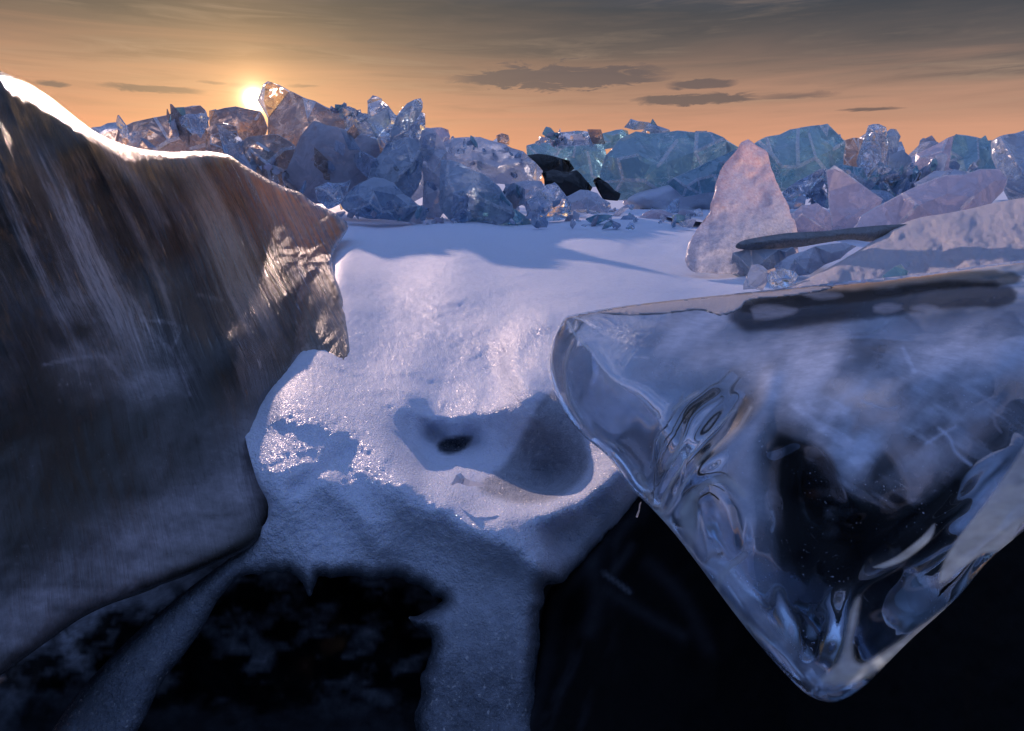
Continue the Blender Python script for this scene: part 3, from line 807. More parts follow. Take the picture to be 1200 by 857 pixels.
m, q = mat('crystal_ice')
p = q.pos()
fr = q.attr('frost')
g1 = q.noise(p, 28, 5, .65); g2 = q.noise(p, 300, 2, .5)
f = q.math('MULTIPLY', fr, q.ramp(g1, [(0.25, 0.8), (0.7, 1.12)]), clamp=True)
spk = q.math('MULTIPLY', q.ramp(q.noise(p, 210, 2, .5), [(.69, 0.0), (.74, 1.0)]), q.ramp(q.noise(p, 11, 3, .5), [(.50, 0.0), (.62, .6)]))
f = q.math('ADD', f, spk, clamp=True)
gb = q.bump(g1, .05, .002)
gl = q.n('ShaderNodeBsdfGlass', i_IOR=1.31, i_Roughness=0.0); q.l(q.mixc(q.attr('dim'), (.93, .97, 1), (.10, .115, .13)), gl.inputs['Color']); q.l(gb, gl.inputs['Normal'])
fcol = q.mixc(g1, (0.40, 0.52, 0.72), (0.74, 0.82, 0.98))
df = q.n('ShaderNodeBsdfPrincipled', i_Roughness=0.35); q.l(fcol, df.inputs['Base Color']); q.l(q.bump(g2, .25, .0008), df.inputs['Normal'])
df.inputs['Specular IOR Level'].default_value = .3
tl = q.n('ShaderNodeBsdfTranslucent'); q.l(fcol, tl.inputs['Color'])
m1 = q.n('ShaderNodeMixShader'); m1.inputs[0].default_value = .35; q.l(df.outputs[0], m1.inputs[1]); q.l(tl.outputs[0], m1.inputs[2])
m2 = q.n('ShaderNodeMixShader'); q.l(f, m2.inputs[0]); q.l(gl.outputs[0], m2.inputs[1]); q.l(m1.outputs[0], m2.inputs[2])
mk = q.n('ShaderNodeBsdfTranslucent'); q.l(q.mixc(g1, (.76, .92, 1), (.84, .98, 1)), mk.inputs['Color'])  # pale colour of the painted reflections
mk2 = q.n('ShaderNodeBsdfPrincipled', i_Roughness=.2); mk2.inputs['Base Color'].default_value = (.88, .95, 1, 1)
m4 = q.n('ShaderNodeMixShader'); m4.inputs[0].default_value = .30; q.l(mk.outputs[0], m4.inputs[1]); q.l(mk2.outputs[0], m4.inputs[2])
m3 = q.n('ShaderNodeMixShader'); q.l(q.attr('painted_gleam'), m3.inputs[0]); q.l(m2.outputs[0], m3.inputs[1]); q.l(m4.outputs[0], m3.inputs[2])
tp = q.n('ShaderNodeBsdfTransparent')
m5 = q.n('ShaderNodeMixShader'); q.l(q.math('MULTIPLY', q.attr('rear'), q.ramp(q.attr('painted_gleam'), [(.15, 0.0), (.45, 1.0)])), m5.inputs[0]); q.l(m3.outputs[0], m5.inputs[1]); q.l(tp.outputs[0], m5.inputs[2])
q.l(m5.outputs[0], q.out.inputs[0])
va = q.n('ShaderNodeVolumeAbsorption', i_Density=0.5); va.inputs['Color'].default_value = (.45, .70, .95, 1)
q.l(va.outputs[0], q.out.inputs['Volume'])
o = relief('clear_ice_wedge', C_OL, cr_front, m, step=2.1, back=cr_back, attrs={'frost': cr_frost_gleam, 'dim': cr_dim, 'painted_gleam': cr_gleam})
# granular frost frozen to its upper edge
FC = [(700, 366), (740, 358), (790, 352), (840, 347), (905, 341), (960, 335), (975, 338), (930, 347), (880, 352), (868, 362), (846, 370), (820, 364), (780, 368), (735, 370)]
fcx = relief('frost_crust', FC, lambda u, v, d: cr_front(u, v, seg_dist(u, v, C_OL)) - .012 * sstep(0, 5, d) - .006 * fbm(u / 4, v / 3, 99, 3), make_snow('frost_crust', 1.6, tint=(.62, .62, .70), crumb=1.6), step=2.4,
             back=lambda u, v, d: cr_front(u, v, seg_dist(u, v, C_OL)) + .004)
fcx.parent = o
tag(o, 'large glass-clear wedge of ice with swirling folds hanging point down at the right', 'ice block')
# ------------------------------------------------------------------ hummocks: individual broken ice blocks
M = {
    'teal': make_ice('teal_ice', frost=(0.42, 0.62, 0.70), clear=(.55, .80, .88), amount=.58, scale=.8, rough=.15, veins=.8),
    'blue': make_ice('blue_ice', frost=(0.56, 0.65, 0.76), clear=(.72, .86, .97), amount=.55, scale=.9, rough=.16, veins=.3),
    'pale': make_ice('pale_ice', frost=(0.78, 0.80, 0.88), clear=(.85, .92, .98), amount=.6, scale=.9, rough=.16, veins=.3),
    'clear': make_ice('clear_ice', frost=(0.52, 0.60, 0.76), clear=(.90, .96, 1), amount=.36, scale=1.3, rough=.05, veins=.5),
    'cloudy': make_ice('cloudy_ice', frost=(0.60, 0.58, 0.64), clear=(.8, .86, .95), amount=.80, scale=1.2, rough=.25),
    'amber': make_ice('amber_lit_ice', frost=(0.50, 0.40, 0.38), clear=(.9, .82, .75), amount=.50, scale=1.2, rough=.12, veins=.5),  # orange sunset glow put into the ice colour
    'dark': make_ice('slate_ice', frost=(0.035, 0.045, 0.052), clear=(.3, .36, .38), amount=.8, scale=1.5, rough=.2, bump=.5),
    'pink': make_ice('pink_frosted_ice', frost=(0.7, 0.5, 0.53), clear=(.95, .8, .8), amount=.88, scale=2, rough=.3, bump=.8),
    'mauve': make_ice('mauve_frosted_ice', frost=(0.80, 0.74, 0.82), clear=(.92, .9, .96), amount=.82, scale=2, rough=.25, bump=.5),
}


M_EDGE = make_ice('edge_highlight_ice', frost=(.82, .86, .92), clear=(.95, .98, 1), amount=.60, scale=2.5, rough=.06, bump=.6)  # sunlit rim highlights painted as a whiter bevel material


def chunk(name, label, cat, outline, base_y, mt, thick=0.38, n_in=5, seed=0, z0=None, t=None, rough=.07, group=None, tilt=0.0, crease=(.35, .95), level=2):
    """one broken block: photo outline at a real distance (its foot stands on the snow at pixel row base_y)"""
    rng = random.Random(seed * 77 + 5)
    n_in = int(n_in * 1.1 + 1)
    if t is None: t = float(depth_z(600, base_y, z0 if z0 is not None else -0.03))
    P = [np.array(p, float) for p in outline]
    n = len(P); Q = []
    size = np.ptp(np.array(P), 0).max()
    for i in range(n):
        a, b = P[i], P[(i + 1) % n]; L = np.linalg.norm(b - a)
        Q.append(a)
        if L > 0.15 * size:
            nn = np.array([b[1] - a[1], a[0] - b[0]]) / (L + 1e-9)
            f = rng.uniform(.35, .65)
            Q.append(a + (b - a) * f + nn * L * rng.uniform(-rough, rough) * 1.3)
    Q = np.array(Q); c = Q.mean(0)
    x0, y0 = Q.min(0); x1, y1 = Q.max(0)
    ins = []
    tries = 0
    while len(ins) < n_in and tries < 800:
        tries += 1
        p = np.array([rng.uniform(x0, x1), rng.uniform(y0, y1)])
        if not inside(p[0], p[1], Q): continue
        if seg_dist(p[0], p[1], Q) < 0.10 * min(x1 - x0, y1 - y0): continue
        if any(np.linalg.norm(p - k) < 0.14 * size for k in ins): continue
        ins.append(p)
    if not ins: ins = [c]
    nb = len(Q)
    pts = [Vector(p) for p in Q] + [Vector(p) for p in ins]
    vc, _, fc, _, _, _ = delaunay_2d_cdt(pts, [], [list(range(nb))], 1, 1e-5)
    V = np.array([tuple(p) for p in vc])
    D = seg_dist(V[:, 0], V[:, 1], Q); edge = D < 1e-3
    W = size * t / F
    wmin = min(x1 - x0, y1 - y0) * t / F
    th = thick * wmin
    prof = np.sqrt(np.clip(D / (0.35 * min(x1 - x0, y1 - y0) + 1e-6), 0, 1))
    tl = tilt * (y1 - V[:, 1]) / (y1 - y0 + 1e-6) * wmin
    jf = np.array([rng.uniform(.35, 1.35) for _ in V]); jb = np.array([rng.uniform(.55, 1.25) for _ in V])
    je = np.array([rng.uniform(-.25, .25) for _ in V])
    front = t + tl + np.where(edge, je * th, -th * prof * jf)
    backd = t + tl + th * prof * jb + 0.02 * th
    co = at(V[:, 0], V[:, 1], front)
    faces = [list(f) for f in fc]
    a, b, cc = co[faces[0][0]], co[faces[0][1]], co[faces[0][2]]
    if np.dot(np.cross(b - a, cc - a), a - np.array([0, 0, H])) > 0: faces = [f[::-1] for f in faces]
    ext = [i for i in range(len(V)) if not edge[i]]
    rm = {i: i for i in range(len(V))}
    for k, i in enumerate(ext): rm[i] = len(V) + k
    co = np.vstack([co, at(V[ext, 0], V[ext, 1], backd[ext])])
    faces += [[rm[j] for j in f[::-1]] for f in faces]
    base = np.array([co[:, 0].mean(), co[:, 1].mean(), co[:, 2].min()])
    o = new_mesh(name, co - base, faces, M[mt] if isinstance(mt, str) else mt, smooth=(mt in ('cloudy', 'dark')))
    o.location = base
    o.data.materials.append(M_EDGE)
    bv = o.modifiers.new('bevel', 'BEVEL'); bv.width = 0.028 * wmin; bv.segments = 2; bv.limit_method = 'ANGLE'; bv.angle_limit = math.radians(46); bv.material = 0 if mt in ('dark', 'cloudy') else 1
    tag(o, label, cat, group)
    return o


# recent files name the crease layer like this
_new = bpy.data.meshes


BL = 'ice block'
C = chunk
# left heap ------------------------------------------------------
C('ice_block', 'low grey ice tip farthest left behind the fluted block', BL, [(104, 150), (118, 148), (135, 143), (150, 150), (150, 175), (110, 175)], 0, 'blue', t=19, seed=1)
C('ice_block', 'long grey ice slab sloping up to the right, left of the sun', BL, [(108, 158), (140, 150), (180, 137), (210, 126), (236, 122), (243, 130), (246, 150), (242, 200), (150, 210)], 0, 'amber', t=15.5, seed=2, n_in=7)
C('ice_block', 'clear ice lump with bright reflections on the slab left of the sun', BL, [(208, 138), (220, 133), (236, 132), (246, 138), (244, 147), (238, 158), (222, 155), (212, 148)], 0, 'clear', t=14.2, seed=3)
C('ice_block', 'brown-grey ice block with a rounded front directly left under the sun', BL, [(240, 150), (262, 144), (278, 149), (281, 163), (272, 180), (255, 190), (238, 185)], 0, 'amber', t=13.0, seed=4)
C('ice_block', 'thin upright ice plate right under the setting sun', BL, [(243, 128), (262, 126), (290, 127), (306, 130), (315, 150), (300, 190), (262, 190), (248, 160)], 0, 'amber', t=15, seed=5)
C('ice_block', 'tall sharp-cornered ice slab whose top corner touches the sun', BL, [(305, 118), (307, 98), (311, 92), (330, 99), (358, 114), (385, 125), (403, 131), (430, 146), (452, 166), (455, 230), (330, 230), (312, 160)], 0, 'amber', t=14.8, seed=6, n_in=9)
C('ice_block', 'clear jumbled ice block in the hollow below the sun', BL, [(262, 178), (290, 160), (325, 156), (348, 172), (344, 205), (322, 232), (285, 240), (262, 220)], 0, 'amber', t=12.6, seed=7, n_in=9)
C('ice_block', 'big cloudy round-edged ice block in the middle of the left heap', BL, [(366, 140), (384, 146), (415, 156), (442, 162), (447, 182), (432, 210), (410, 232), (380, 240), (345, 236), (328, 212), (342, 182)], 0, 'cloudy', t=11.6, seed=8, n_in=6, thick=.3)
C('ice_block', 'jagged clear ice lump on the ridge between the cloudy block and the leaning finger', BL, [(398, 128), (408, 124), (420, 130), (432, 136), (446, 150), (445, 172), (420, 165), (404, 150)], 0, 'clear', t=13.4, seed=9)
C('ice_finger', 'glassy ice finger leaning left on the crest of the left heap', 'ice shard', [(430, 118), (436, 111), (443, 113), (455, 123), (470, 138), (466, 156), (452, 166), (436, 150), (430, 134)], 0, 'clear', t=12.8, seed=10, n_in=4)
C('ice_shard', 'dark pointed ice blade standing tallest on the middle crest', 'ice shard', [(494, 114), (496, 126), (489, 148), (478, 166), (462, 176), (452, 170), (461, 146), (472, 126), (486, 116)], 0, 'blue', t=12.2, seed=11, n_in=4)
C('ice_shard', 'small clear ice blade leaning against the dark pointed one', 'ice shard', [(494, 131), (499, 133), (499, 146), (494, 162), (484, 170), (474, 166), (480, 148)], 0, 'clear', t=11.9, seed=12, n_in=3)
C('ice_block', 'small rosy ice block on the skyline right of the pointed blades', BL, [(497, 149), (512, 149), (526, 152), (528, 160), (522, 180), (500, 180)], 0, 'mauve', t=14.2, seed=13)
C('ice_block', 'upright blue ice block standing below the pointed blades', BL, [(452, 168), (475, 160), (492, 162), (496, 190), (491, 220), (474, 250), (446, 245), (428, 215), (436, 190)], 0, 'blue', t=11.2, seed=14, n_in=7)
C('ice_pillar', 'narrow pale ice pillar with a straight left edge', BL, [(494, 152), (508, 150), (520, 165), (524, 190), (520, 250), (506, 262), (494, 250), (493, 190)], 0, 'pale', t=11.4, seed=15, n_in=5)
C('ice_block', 'domed translucent ice slab with a bright right rim', BL, [(519, 166), (530, 161), (545, 160), (562, 160), (590, 168), (614, 177), (628, 190), (637, 200), (634, 213), (610, 218), (560, 214), (522, 200)], 0, 'pale', t=13.2, seed=16, n_in=6)
C('ice_block', 'tiny ice cube alone on the skyline above the domed slab', BL, [(581, 159), (588, 156), (596, 158), (597, 170), (584, 171)], 0, 'amber', t=15, seed=17, n_in=1)
C('ice_block', 'tall grey-blue ice slab leaning right under the domed slab', BL, [(516, 186), (540, 190), (565, 202), (586, 218), (602, 240), (600, 262), (560, 268), (530, 262), (514, 245)], 0, 'blue', t=10.9, seed=18, n_in=7)
C('ice_block', 'dark blue faceted ice boulder at the foot of the heap on the snow edge', BL, [(545, 242), (556, 231), (572, 231), (590, 238), (606, 246), (628, 264), (600, 270), (565, 271), (548, 262)], 264, 'teal', seed=19, n_in=4)
C('ice_block', 'wide low blue ice block along the snow at the foot of the left heap', BL, [(396, 238), (410, 222), (438, 207), (462, 214), (482, 232), (500, 250), (494, 264), (450, 258), (410, 252)], 258, 'blue', seed=20, n_in=7, t=10.6)
C('ice_block', 'small glittering clear block beside the end of the fluted block', BL, [(368, 220), (384, 213), (402, 214), (414, 208), (408, 226), (398, 240), (384, 246), (372, 236)], 0, 'clear', t=10.2, seed=21)
C('ice_block', 'clear sparkling ice wedge squeezed left of the dark blue boulder', BL, [(530, 226), (540, 222), (550, 232), (548, 260), (536, 262), (528, 248)], 0, 'clear', t=10.4, seed=22, n_in=3)
C('ice_block', 'broad ice face filling the gap between cloudy block and upright block', BL, [(400, 195), (430, 188), (450, 195), (462, 215), (455, 245), (410, 240), (392, 220)], 0, 'blue', t=12, seed=23, n_in=5)
C('ice_block', 'pale ice slab plugging the gap behind the narrow pillar', BL, [(462, 160), (480, 152), (504, 156), (512, 180), (508, 225), (480, 240), (462, 215)], 0, 'pale', t=12.7, seed=24, n_in=6)
# centre heap ----------------------------------------------------
C('ice_block', 'long flat turquoise ice block left of the great blue dome', BL, [(616, 170), (640, 166), (675, 166), (705, 164), (714, 190), (712, 215), (680, 222), (650, 205), (620, 190)], 0, 'teal', t=17, seed=31, n_in=7)
C('ice_block', 'row of glassy crust lumps on top of the turquoise block', BL, [(638, 168), (644, 160), (657, 155), (676, 153), (694, 155), (700, 163), (696, 170), (660, 172)], 0, 'clear', t=16.6, seed=32, n_in=5)
C('ice_block', 'small blue ice piece between turquoise block and dome', BL, [(698, 164), (706, 156), (722, 152), (736, 153), (738, 170), (706, 176)], 0, 'teal', t=17.2, seed=33)
C('ice_plate', 'flat tilted ice plate lying on the very top of the blue dome', 'ice plate', [(730, 150), (739, 139), (760, 144), (785, 152), (787, 157), (765, 156), (740, 152)], 0, 'blue', t=15.6, seed=34, n_in=3, level=1)
C('ice_block', 'great blue ice dome in the middle of the skyline', BL, [(700, 214), (709, 182), (726, 162), (745, 153), (775, 155), (805, 153), (832, 154), (850, 162), (870, 172), (852, 186), (825, 200), (806, 230), (760, 240), (715, 236)], 0, 'teal', t=15, seed=35, n_in=10, thick=.5)
C('ice_block', 'dark teal wedge with a white vein at the right foot of the dome', BL, [(780, 216), (800, 203), (832, 188), (862, 174), (878, 170), (870, 200), (845, 225), (800, 232)], 0, 'teal', t=13.4, seed=36, n_in=5)
C('dark_ice_lump', 'upper slate-black smooth ice lump between domed slab and blue dome', BL, [(614, 184), (630, 180), (650, 183), (667, 189), (674, 198), (660, 206), (636, 204), (618, 198)], 0, 'dark', t=14.2, seed=37, n_in=3)
C('dark_ice_lump', 'lower slate-black ice lump with a wavy top below the other', BL, [(634, 203), (648, 198), (662, 201), (676, 199), (686, 210), (695, 220), (690, 232), (662, 232), (638, 224)], 0, 'dark', t=12.8, seed=38, n_in=4)
C('dark_ice_wedge', 'narrow black ice wedge at the left foot of the blue dome', BL, [(694, 212), (701, 206), (712, 214), (728, 227), (724, 236), (706, 234)], 0, 'dark', t=12.6, seed=39, n_in=1)
C('ice_block', 'pointed clear ice block with bright rims right of the dark blue boulder', BL, [(612, 238), (628, 228), (640, 216), (650, 213), (660, 224), (670, 242), (668, 256), (640, 260), (618, 256)], 0, 'clear', t=11.2, seed=40, n_in=5)
C('ice_block', 'pale flat block behind the pointed clear one', BL, [(590, 214), (612, 212), (635, 212), (640, 228), (620, 245), (598, 236)], 0, 'pale', t=12.2, seed=41)
C('ice_ring', 'glassy ring-shaped ice lump standing in the central rubble', 'ice lump', [(686, 242), (691, 236), (701, 238), (708, 248), (711, 258), (694, 259), (687, 252)], 258, 'clear', seed=42, n_in=1)
C('ice_plank', 'white ice splinter leaning right of the glassy ring', 'ice splinter', [(708, 259), (724, 246), (736, 239), (738, 242), (726, 254), (714, 261)], 260, 'pale', seed=43, n_in=1)
C('ice_block', 'rosy angular ice block at the snow drift below the dome', BL, [(729, 222), (733, 217), (752, 225), (770, 233), (766, 244), (744, 248), (730, 240)], 246, 'mauve', seed=44, n_in=4)
C('ice_block', 'smooth low grey ice boulder at the right end of the central rubble', BL, [(745, 256), (757, 248), (776, 246), (792, 252), (792, 262), (760, 264)], 261, 'mauve', seed=45, n_in=4)
C('ice_block', 'smaller low grey ice boulder left of the smooth one', BL, [(724, 262), (730, 253), (742, 251), (750, 258), (748, 265), (730, 266)], 263, 'blue', seed=46, n_in=2)
C('ice_lump', 'glinting clear ice lump just left of the pink shard', 'ice lump', [(804, 256), (812, 246), (820, 244), (824, 250), (820, 262), (808, 264)], 262, 'clear', seed=47, n_in=2)
C('ice_block', 'broken blue block filling the foot of the dome above the rubble', BL, [(660, 232), (680, 222), (700, 226), (716, 238), (712, 250), (688, 246), (664, 248)], 0, 'pale', t=11.8, seed=48)
# right heap -----------------------------------------------------
C('ice_block', 'broad dark teal ice block with a slanting top right of the pink shard', BL, [(880, 170), (898, 159), (925, 151), (950, 147), (970, 144), (981, 155), (992, 166), (990, 200), (960, 222), (915, 226), (888, 205)], 0, 'teal', t=14.5, seed=51, n_in=8)
C('ice_block', 'small brownish ice block between teal block and the ice tower', BL, [(980, 163), (1000, 161), (1012, 163), (1010, 195), (985, 200)], 0, 'amber', t=15.2, seed=52)
C('ice_tower', 'standing ice tower with a flat cap and one sunlit spot', BL, [(1003, 190), (1011, 165), (1017, 147), (1030, 145), (1039, 149), (1041, 170), (1036, 205), (1010, 212)], 0, 'clear', t=13.8, seed=53, n_in=5)
C('ice_tower', 'shorter round-topped ice tower leaning against the capped one', BL, [(1036, 156), (1043, 151), (1051, 151), (1056, 160), (1052, 178), (1046, 192), (1036, 198), (1034, 175)], 0, 'blue', t=14.2, seed=54, n_in=4)
C('ice_block', 'grey ice ridge rising to the right beyond the ice towers', BL, [(1060, 188), (1082, 176), (1104, 165), (1119, 157), (1126, 175), (1122, 205), (1090, 212), (1064, 205)], 0, 'mauve', t=15.5, seed=55, n_in=5)
C('ice_block', 'blue-grey ice block with an arched mark near the right skyline', BL, [(1115, 159), (1122, 157), (1145, 160), (1168, 164), (1180, 180), (1186, 205), (1160, 225), (1125, 222), (1112, 190)], 0, 'teal', t=14.4, seed=56, n_in=6)
C('ice_block', 'large pale blue ice block at the right edge of the skyline', BL, [(1160, 165), (1180, 156), (1204, 150), (1290, 140), (1300, 250), (1210, 260), (1180, 235), (1168, 200)], 0, 'blue', t=12.5, seed=57, n_in=8)
C('ice_block', 'dark broken ice block in front of the towers', BL, [(1010, 210), (1030, 197), (1060, 190), (1082, 202), (1088, 222), (1060, 240), (1025, 240)], 0, 'teal', t=12.4, seed=58, n_in=8)
C('ice_block', 'blue rubble block below the teal block and left of the towers', BL, [(960, 205), (985, 192), (1012, 196), (1020, 215), (1006, 236), (970, 232)], 0, 'teal', t=12.9, seed=59, n_in=6)
C('ice_plate', 'clear thin ice plate lying low behind the pink shard', 'ice plate', [(912, 232), (925, 218), (950, 204), (968, 196), (966, 212), (954, 232), (930, 238)], 0, 'clear', t=11.4, seed=60, n_in=4)
C('ice_shard', 'triangular mauve ice shard standing second behind the pink one', 'ice shard', [(967, 199), (978, 196), (988, 199), (1010, 215), (1036, 233), (1024, 268), (990, 280), (974, 275), (970, 240)], 0, 'mauve', t=8.2, seed=61, n_in=3, thick=.16)
C('ice_block', 'rounded frosted ice block between the two triangular shards', BL, [(922, 252), (940, 240), (958, 237), (972, 248), (980, 275), (940, 285), (924, 275)], 0, 'mauve', t=8.8, seed=62, n_in=4)
C('ice_block', 'pale ice lump in the snow behind the arched slab', BL, [(1070, 215), (1095, 200), (1118, 198), (1150, 202), (1120, 222), (1080, 232)], 0, 'pale', t=10.5, seed=63, n_in=4)
C('ice_block', 'small blue ice block under the ice towers beside the mauve shard', BL, [(1000, 232), (1022, 222), (1044, 226), (1060, 240), (1030, 250), (1008, 246)], 0, 'blue', t=10.5, seed=64, n_in=4)
C('arched_ice_slab', 'long frosted ice slab arching up to a glowing orange-lit end at the right', 'ice slab', [(990, 275), (1008, 252), (1035, 237), (1070, 219), (1110, 204), (1148, 197), (1172, 197), (1182, 210), (1178, 224), (1162, 240), (1150, 262), (1100, 280), (1030, 288)], 0, 'mauve', t=6.6, seed=65, n_in=7, thick=.30)

# the pink shard: leaning thin triangular slab, frosted
PS = [(803, 308), (808, 284), (822, 262), (833, 244), (834, 232), (841, 210), (850, 190), (862, 180), (870, 167), (877, 164), (888, 171), (899, 180), (906, 202), (916, 225), (926, 246), (933, 268), (934, 300), (900, 322), (850, 320), (815, 320)]
PS = [tuple(p) for p in smooth_outline(PS, 4)]
PS = [(x + 2.2 * float(fbm(i / 3., 0, 7, 3)), y + 2.2 * float(fbm(i / 3., 5, 8, 3))) for i, (x, y) in enumerate(PS)]
ps_t = tps([(803, 308, 5.1), (934, 300, 5.2), (877, 164, 5.7), (850, 190, 5.6), (906, 202, 5.6), (860, 300, 5.0)])
m, q = mat('pink_shard_ice')
p = q.pos()
n1 = q.noise(p, 9, 7, .7, .5); n2 = q.noise(p, 45, 5, .75)
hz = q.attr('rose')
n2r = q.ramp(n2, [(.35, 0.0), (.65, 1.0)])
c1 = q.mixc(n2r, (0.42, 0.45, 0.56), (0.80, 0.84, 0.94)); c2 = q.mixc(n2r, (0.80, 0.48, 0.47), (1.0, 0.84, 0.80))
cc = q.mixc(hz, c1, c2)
b = q.bump(n1, .7, .03); b = q.bump(n2, .6, .008, b)
df = q.n('ShaderNodeBsdfPrincipled', i_Roughness=.35); q.l(cc, df.inputs['Base Color']); q.l(b, df.inputs['Normal'])
tr = q.n('ShaderNodeBsdfTranslucent'); q.l(cc, tr.inputs['Color']); q.l(b, tr.inputs['Normal'])
gl = q.n('ShaderNodeBsdfGlass', i_IOR=1.31, i_Roughness=.15); q.l(b, gl.inputs['Normal'])
a1 = q.n('ShaderNodeMixShader'); a1.inputs[0].default_value = .7; q.l(df.outputs[0], a1.inputs[1]); q.l(tr.outputs[0], a1.inputs[2])
a2 = q.n('ShaderNodeMixShader'); q.l(q.ramp(n1, [(.35, .55), (.6, .95)]), a2.inputs[0]); q.l(gl.outputs[0], a2.inputs[1]); q.l(a1.outputs[0], a2.inputs[2])
tpp = q.n('ShaderNodeBsdfTransparent'); a3 = q.n('ShaderNodeMixShader'); q.l(q.math('MULTIPLY', q.attr('rear'), .75), a3.inputs[0]); q.l(a2.outputs[0], a3.inputs[1]); q.l(tpp.outputs[0], a3.inputs[2])
q.l(a3.outputs[0], q.out.inputs[0])
tag(relief('ice_shard', PS, lambda u, v, d: ps_t(u, v) - .03 + .03 * np.exp(-d / 5) - .10 * fbm(u / 26, v / 26, 101, 4), m, step=2.5, raw=True,
           back=lambda u, v, d: ps_t(u, v) + .10 * (1 - np.exp(-d / 6)) + .02,
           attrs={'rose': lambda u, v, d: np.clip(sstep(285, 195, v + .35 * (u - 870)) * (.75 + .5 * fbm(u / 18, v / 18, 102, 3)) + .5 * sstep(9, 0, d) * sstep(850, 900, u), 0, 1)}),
    'large rosy triangular ice shard standing upright in the snow right of centre', 'ice shard')

# flat dark plank and pieces around it
PL = [(862, 290), (868, 283), (890, 278), (925, 273), (965, 271), (1000, 267), (1035, 264), (1066, 263), (1058, 268), (1040, 276), (1020, 283), (995, 281), (965, 285), (935, 290), (900, 292), (875, 293)]
tag(relief('ice_plank', PL, lambda u, v, d: 4.9 + (u - 860) * .003 - .10 * sstep(0, 8, d) + .03 * fbm(u / 22, v / 9, 103, 3), make_ice('grey_plank_ice', frost=(.34, .36, .38), clear=(.6, .64, .64), amount=.72, scale=5, rough=.12, bump=.3), step=2.5,
           back=lambda u, v, d: 5.0 + (u - 860) * .003 + .25 * sstep(0, 8, d)),
    'long flat dark grey ice plank lying level between pink shard and snow mound', 'ice plate')
C('ice_block', 'shadowed grey wedge of ice beneath the left end of the flat plank', BL, [(858, 296), (880, 290), (930, 289), (934, 296), (915, 312), (880, 326), (856, 322)], 0, 'blue', t=5.0, seed=71, n_in=3)
C('ice_block', 'blue clear ice block under the flat plank in front of the mound', BL, [(905, 312), (925, 299), (955, 288), (990, 284), (1008, 288), (985, 304), (950, 322), (918, 328)], 0, 'pale', t=4.75, seed=72, n_in=5)
C('ice_chip', 'small upright white ice chip on the snow above the clear wedge', 'ice chip', [(870, 340), (874, 325), (880, 310), (888, 309), (899, 316), (899, 330), (894, 342)], 0, 'pale', t=3.95, seed=73, n_in=2)
C('ice_chip', 'low sparkling chip beside the upright white chip', 'ice chip', [(896, 338), (902, 318), (915, 314), (932, 318), (940, 326), (920, 338)], 0, 'clear', t=4.1, seed=74, n_in=3)
C('ice_chip', 'small blue ice chip frozen at the foot of the crumbly snow mound', 'ice chip', [(1030, 330), (1040, 318), (1056, 309), (1066, 318), (1060, 330), (1040, 336)], 0, 'teal', t=3.55, seed=75, n_in=2)

# crumbly snow mound, right
MD = [(895, 348), (925, 335), (950, 325), (985, 306), (1015, 288), (1045, 268), (1075, 256), (1110, 250), (1140, 244), (1165, 238), (1200, 232), (1260, 226), (1340, 224), (1345, 330), (1200, 345), (1050, 350), (950, 356)]
md_t = tps([(895, 348, 3.6), (1345, 345, 3.0), (985, 306, 4.3), (1050, 345, 3.45), (1045, 268, 5.3), (1100, 300, 4.0), (1140, 244, 5.6), (1200, 300, 3.7), (1200, 232, 5.6), (1340, 224, 5.4), (1100, 252, 5.3)])
tag(relief('snow_mound', MD, lambda u, v, d: md_t(u, v) * (1 - .035 * fbm(u / 60, v / 40, 111, 3) - .018 * fbm(u / 14, v / 11, 112, 4) - .006 * fbm(u / 4, v / 4, 113, 2) + .03 * stroke(u, v, [(1090, 262), (1100, 290), (1120, 320)], 16)) + rnd(d, 14, .35), M_SNOW_R, step=2.6),
    kind='structure')

# snow drift with blue shadow steps behind the pink shard
for nm, ol, zz in [('snow_drift', [(735, 234), (760, 222), (800, 215), (850, 214), (900, 226), (940, 238), (940, 262), (880, 275), (830, 262), (790, 256), (750, 248)], .06)]:
    tag(relief(nm, ol, lambda u, v, d: np.clip(depth_z(u, np.maximum(v, 232), .10), 6, 14) * 1.0 + rnd(d, 10, .4) + .2 * fbm(u / 40, v / 12, 121, 3), M_SNOW_FAR, step=4), kind='structure')

# little slivers in the foreground
C('ice_sliver', 'clear finger-long ice sliver poking out over the snow hollow', 'ice sliver', [(527, 569), (535, 556), (540, 554), (552, 564), (569, 568), (567, 572), (548, 570), (536, 566)], 0, 'pale', t=1.62, seed=81, n_in=1, thick=.5)
C('ice_sliver', 'short pale splinter at the edge of the crystal wedge over the black ice', 'ice sliver', [(745, 606), (749, 590), (752, 588), (750, 598), (747, 607)], 0, 'pale', t=1.5, seed=82, n_in=1, thick=.5)

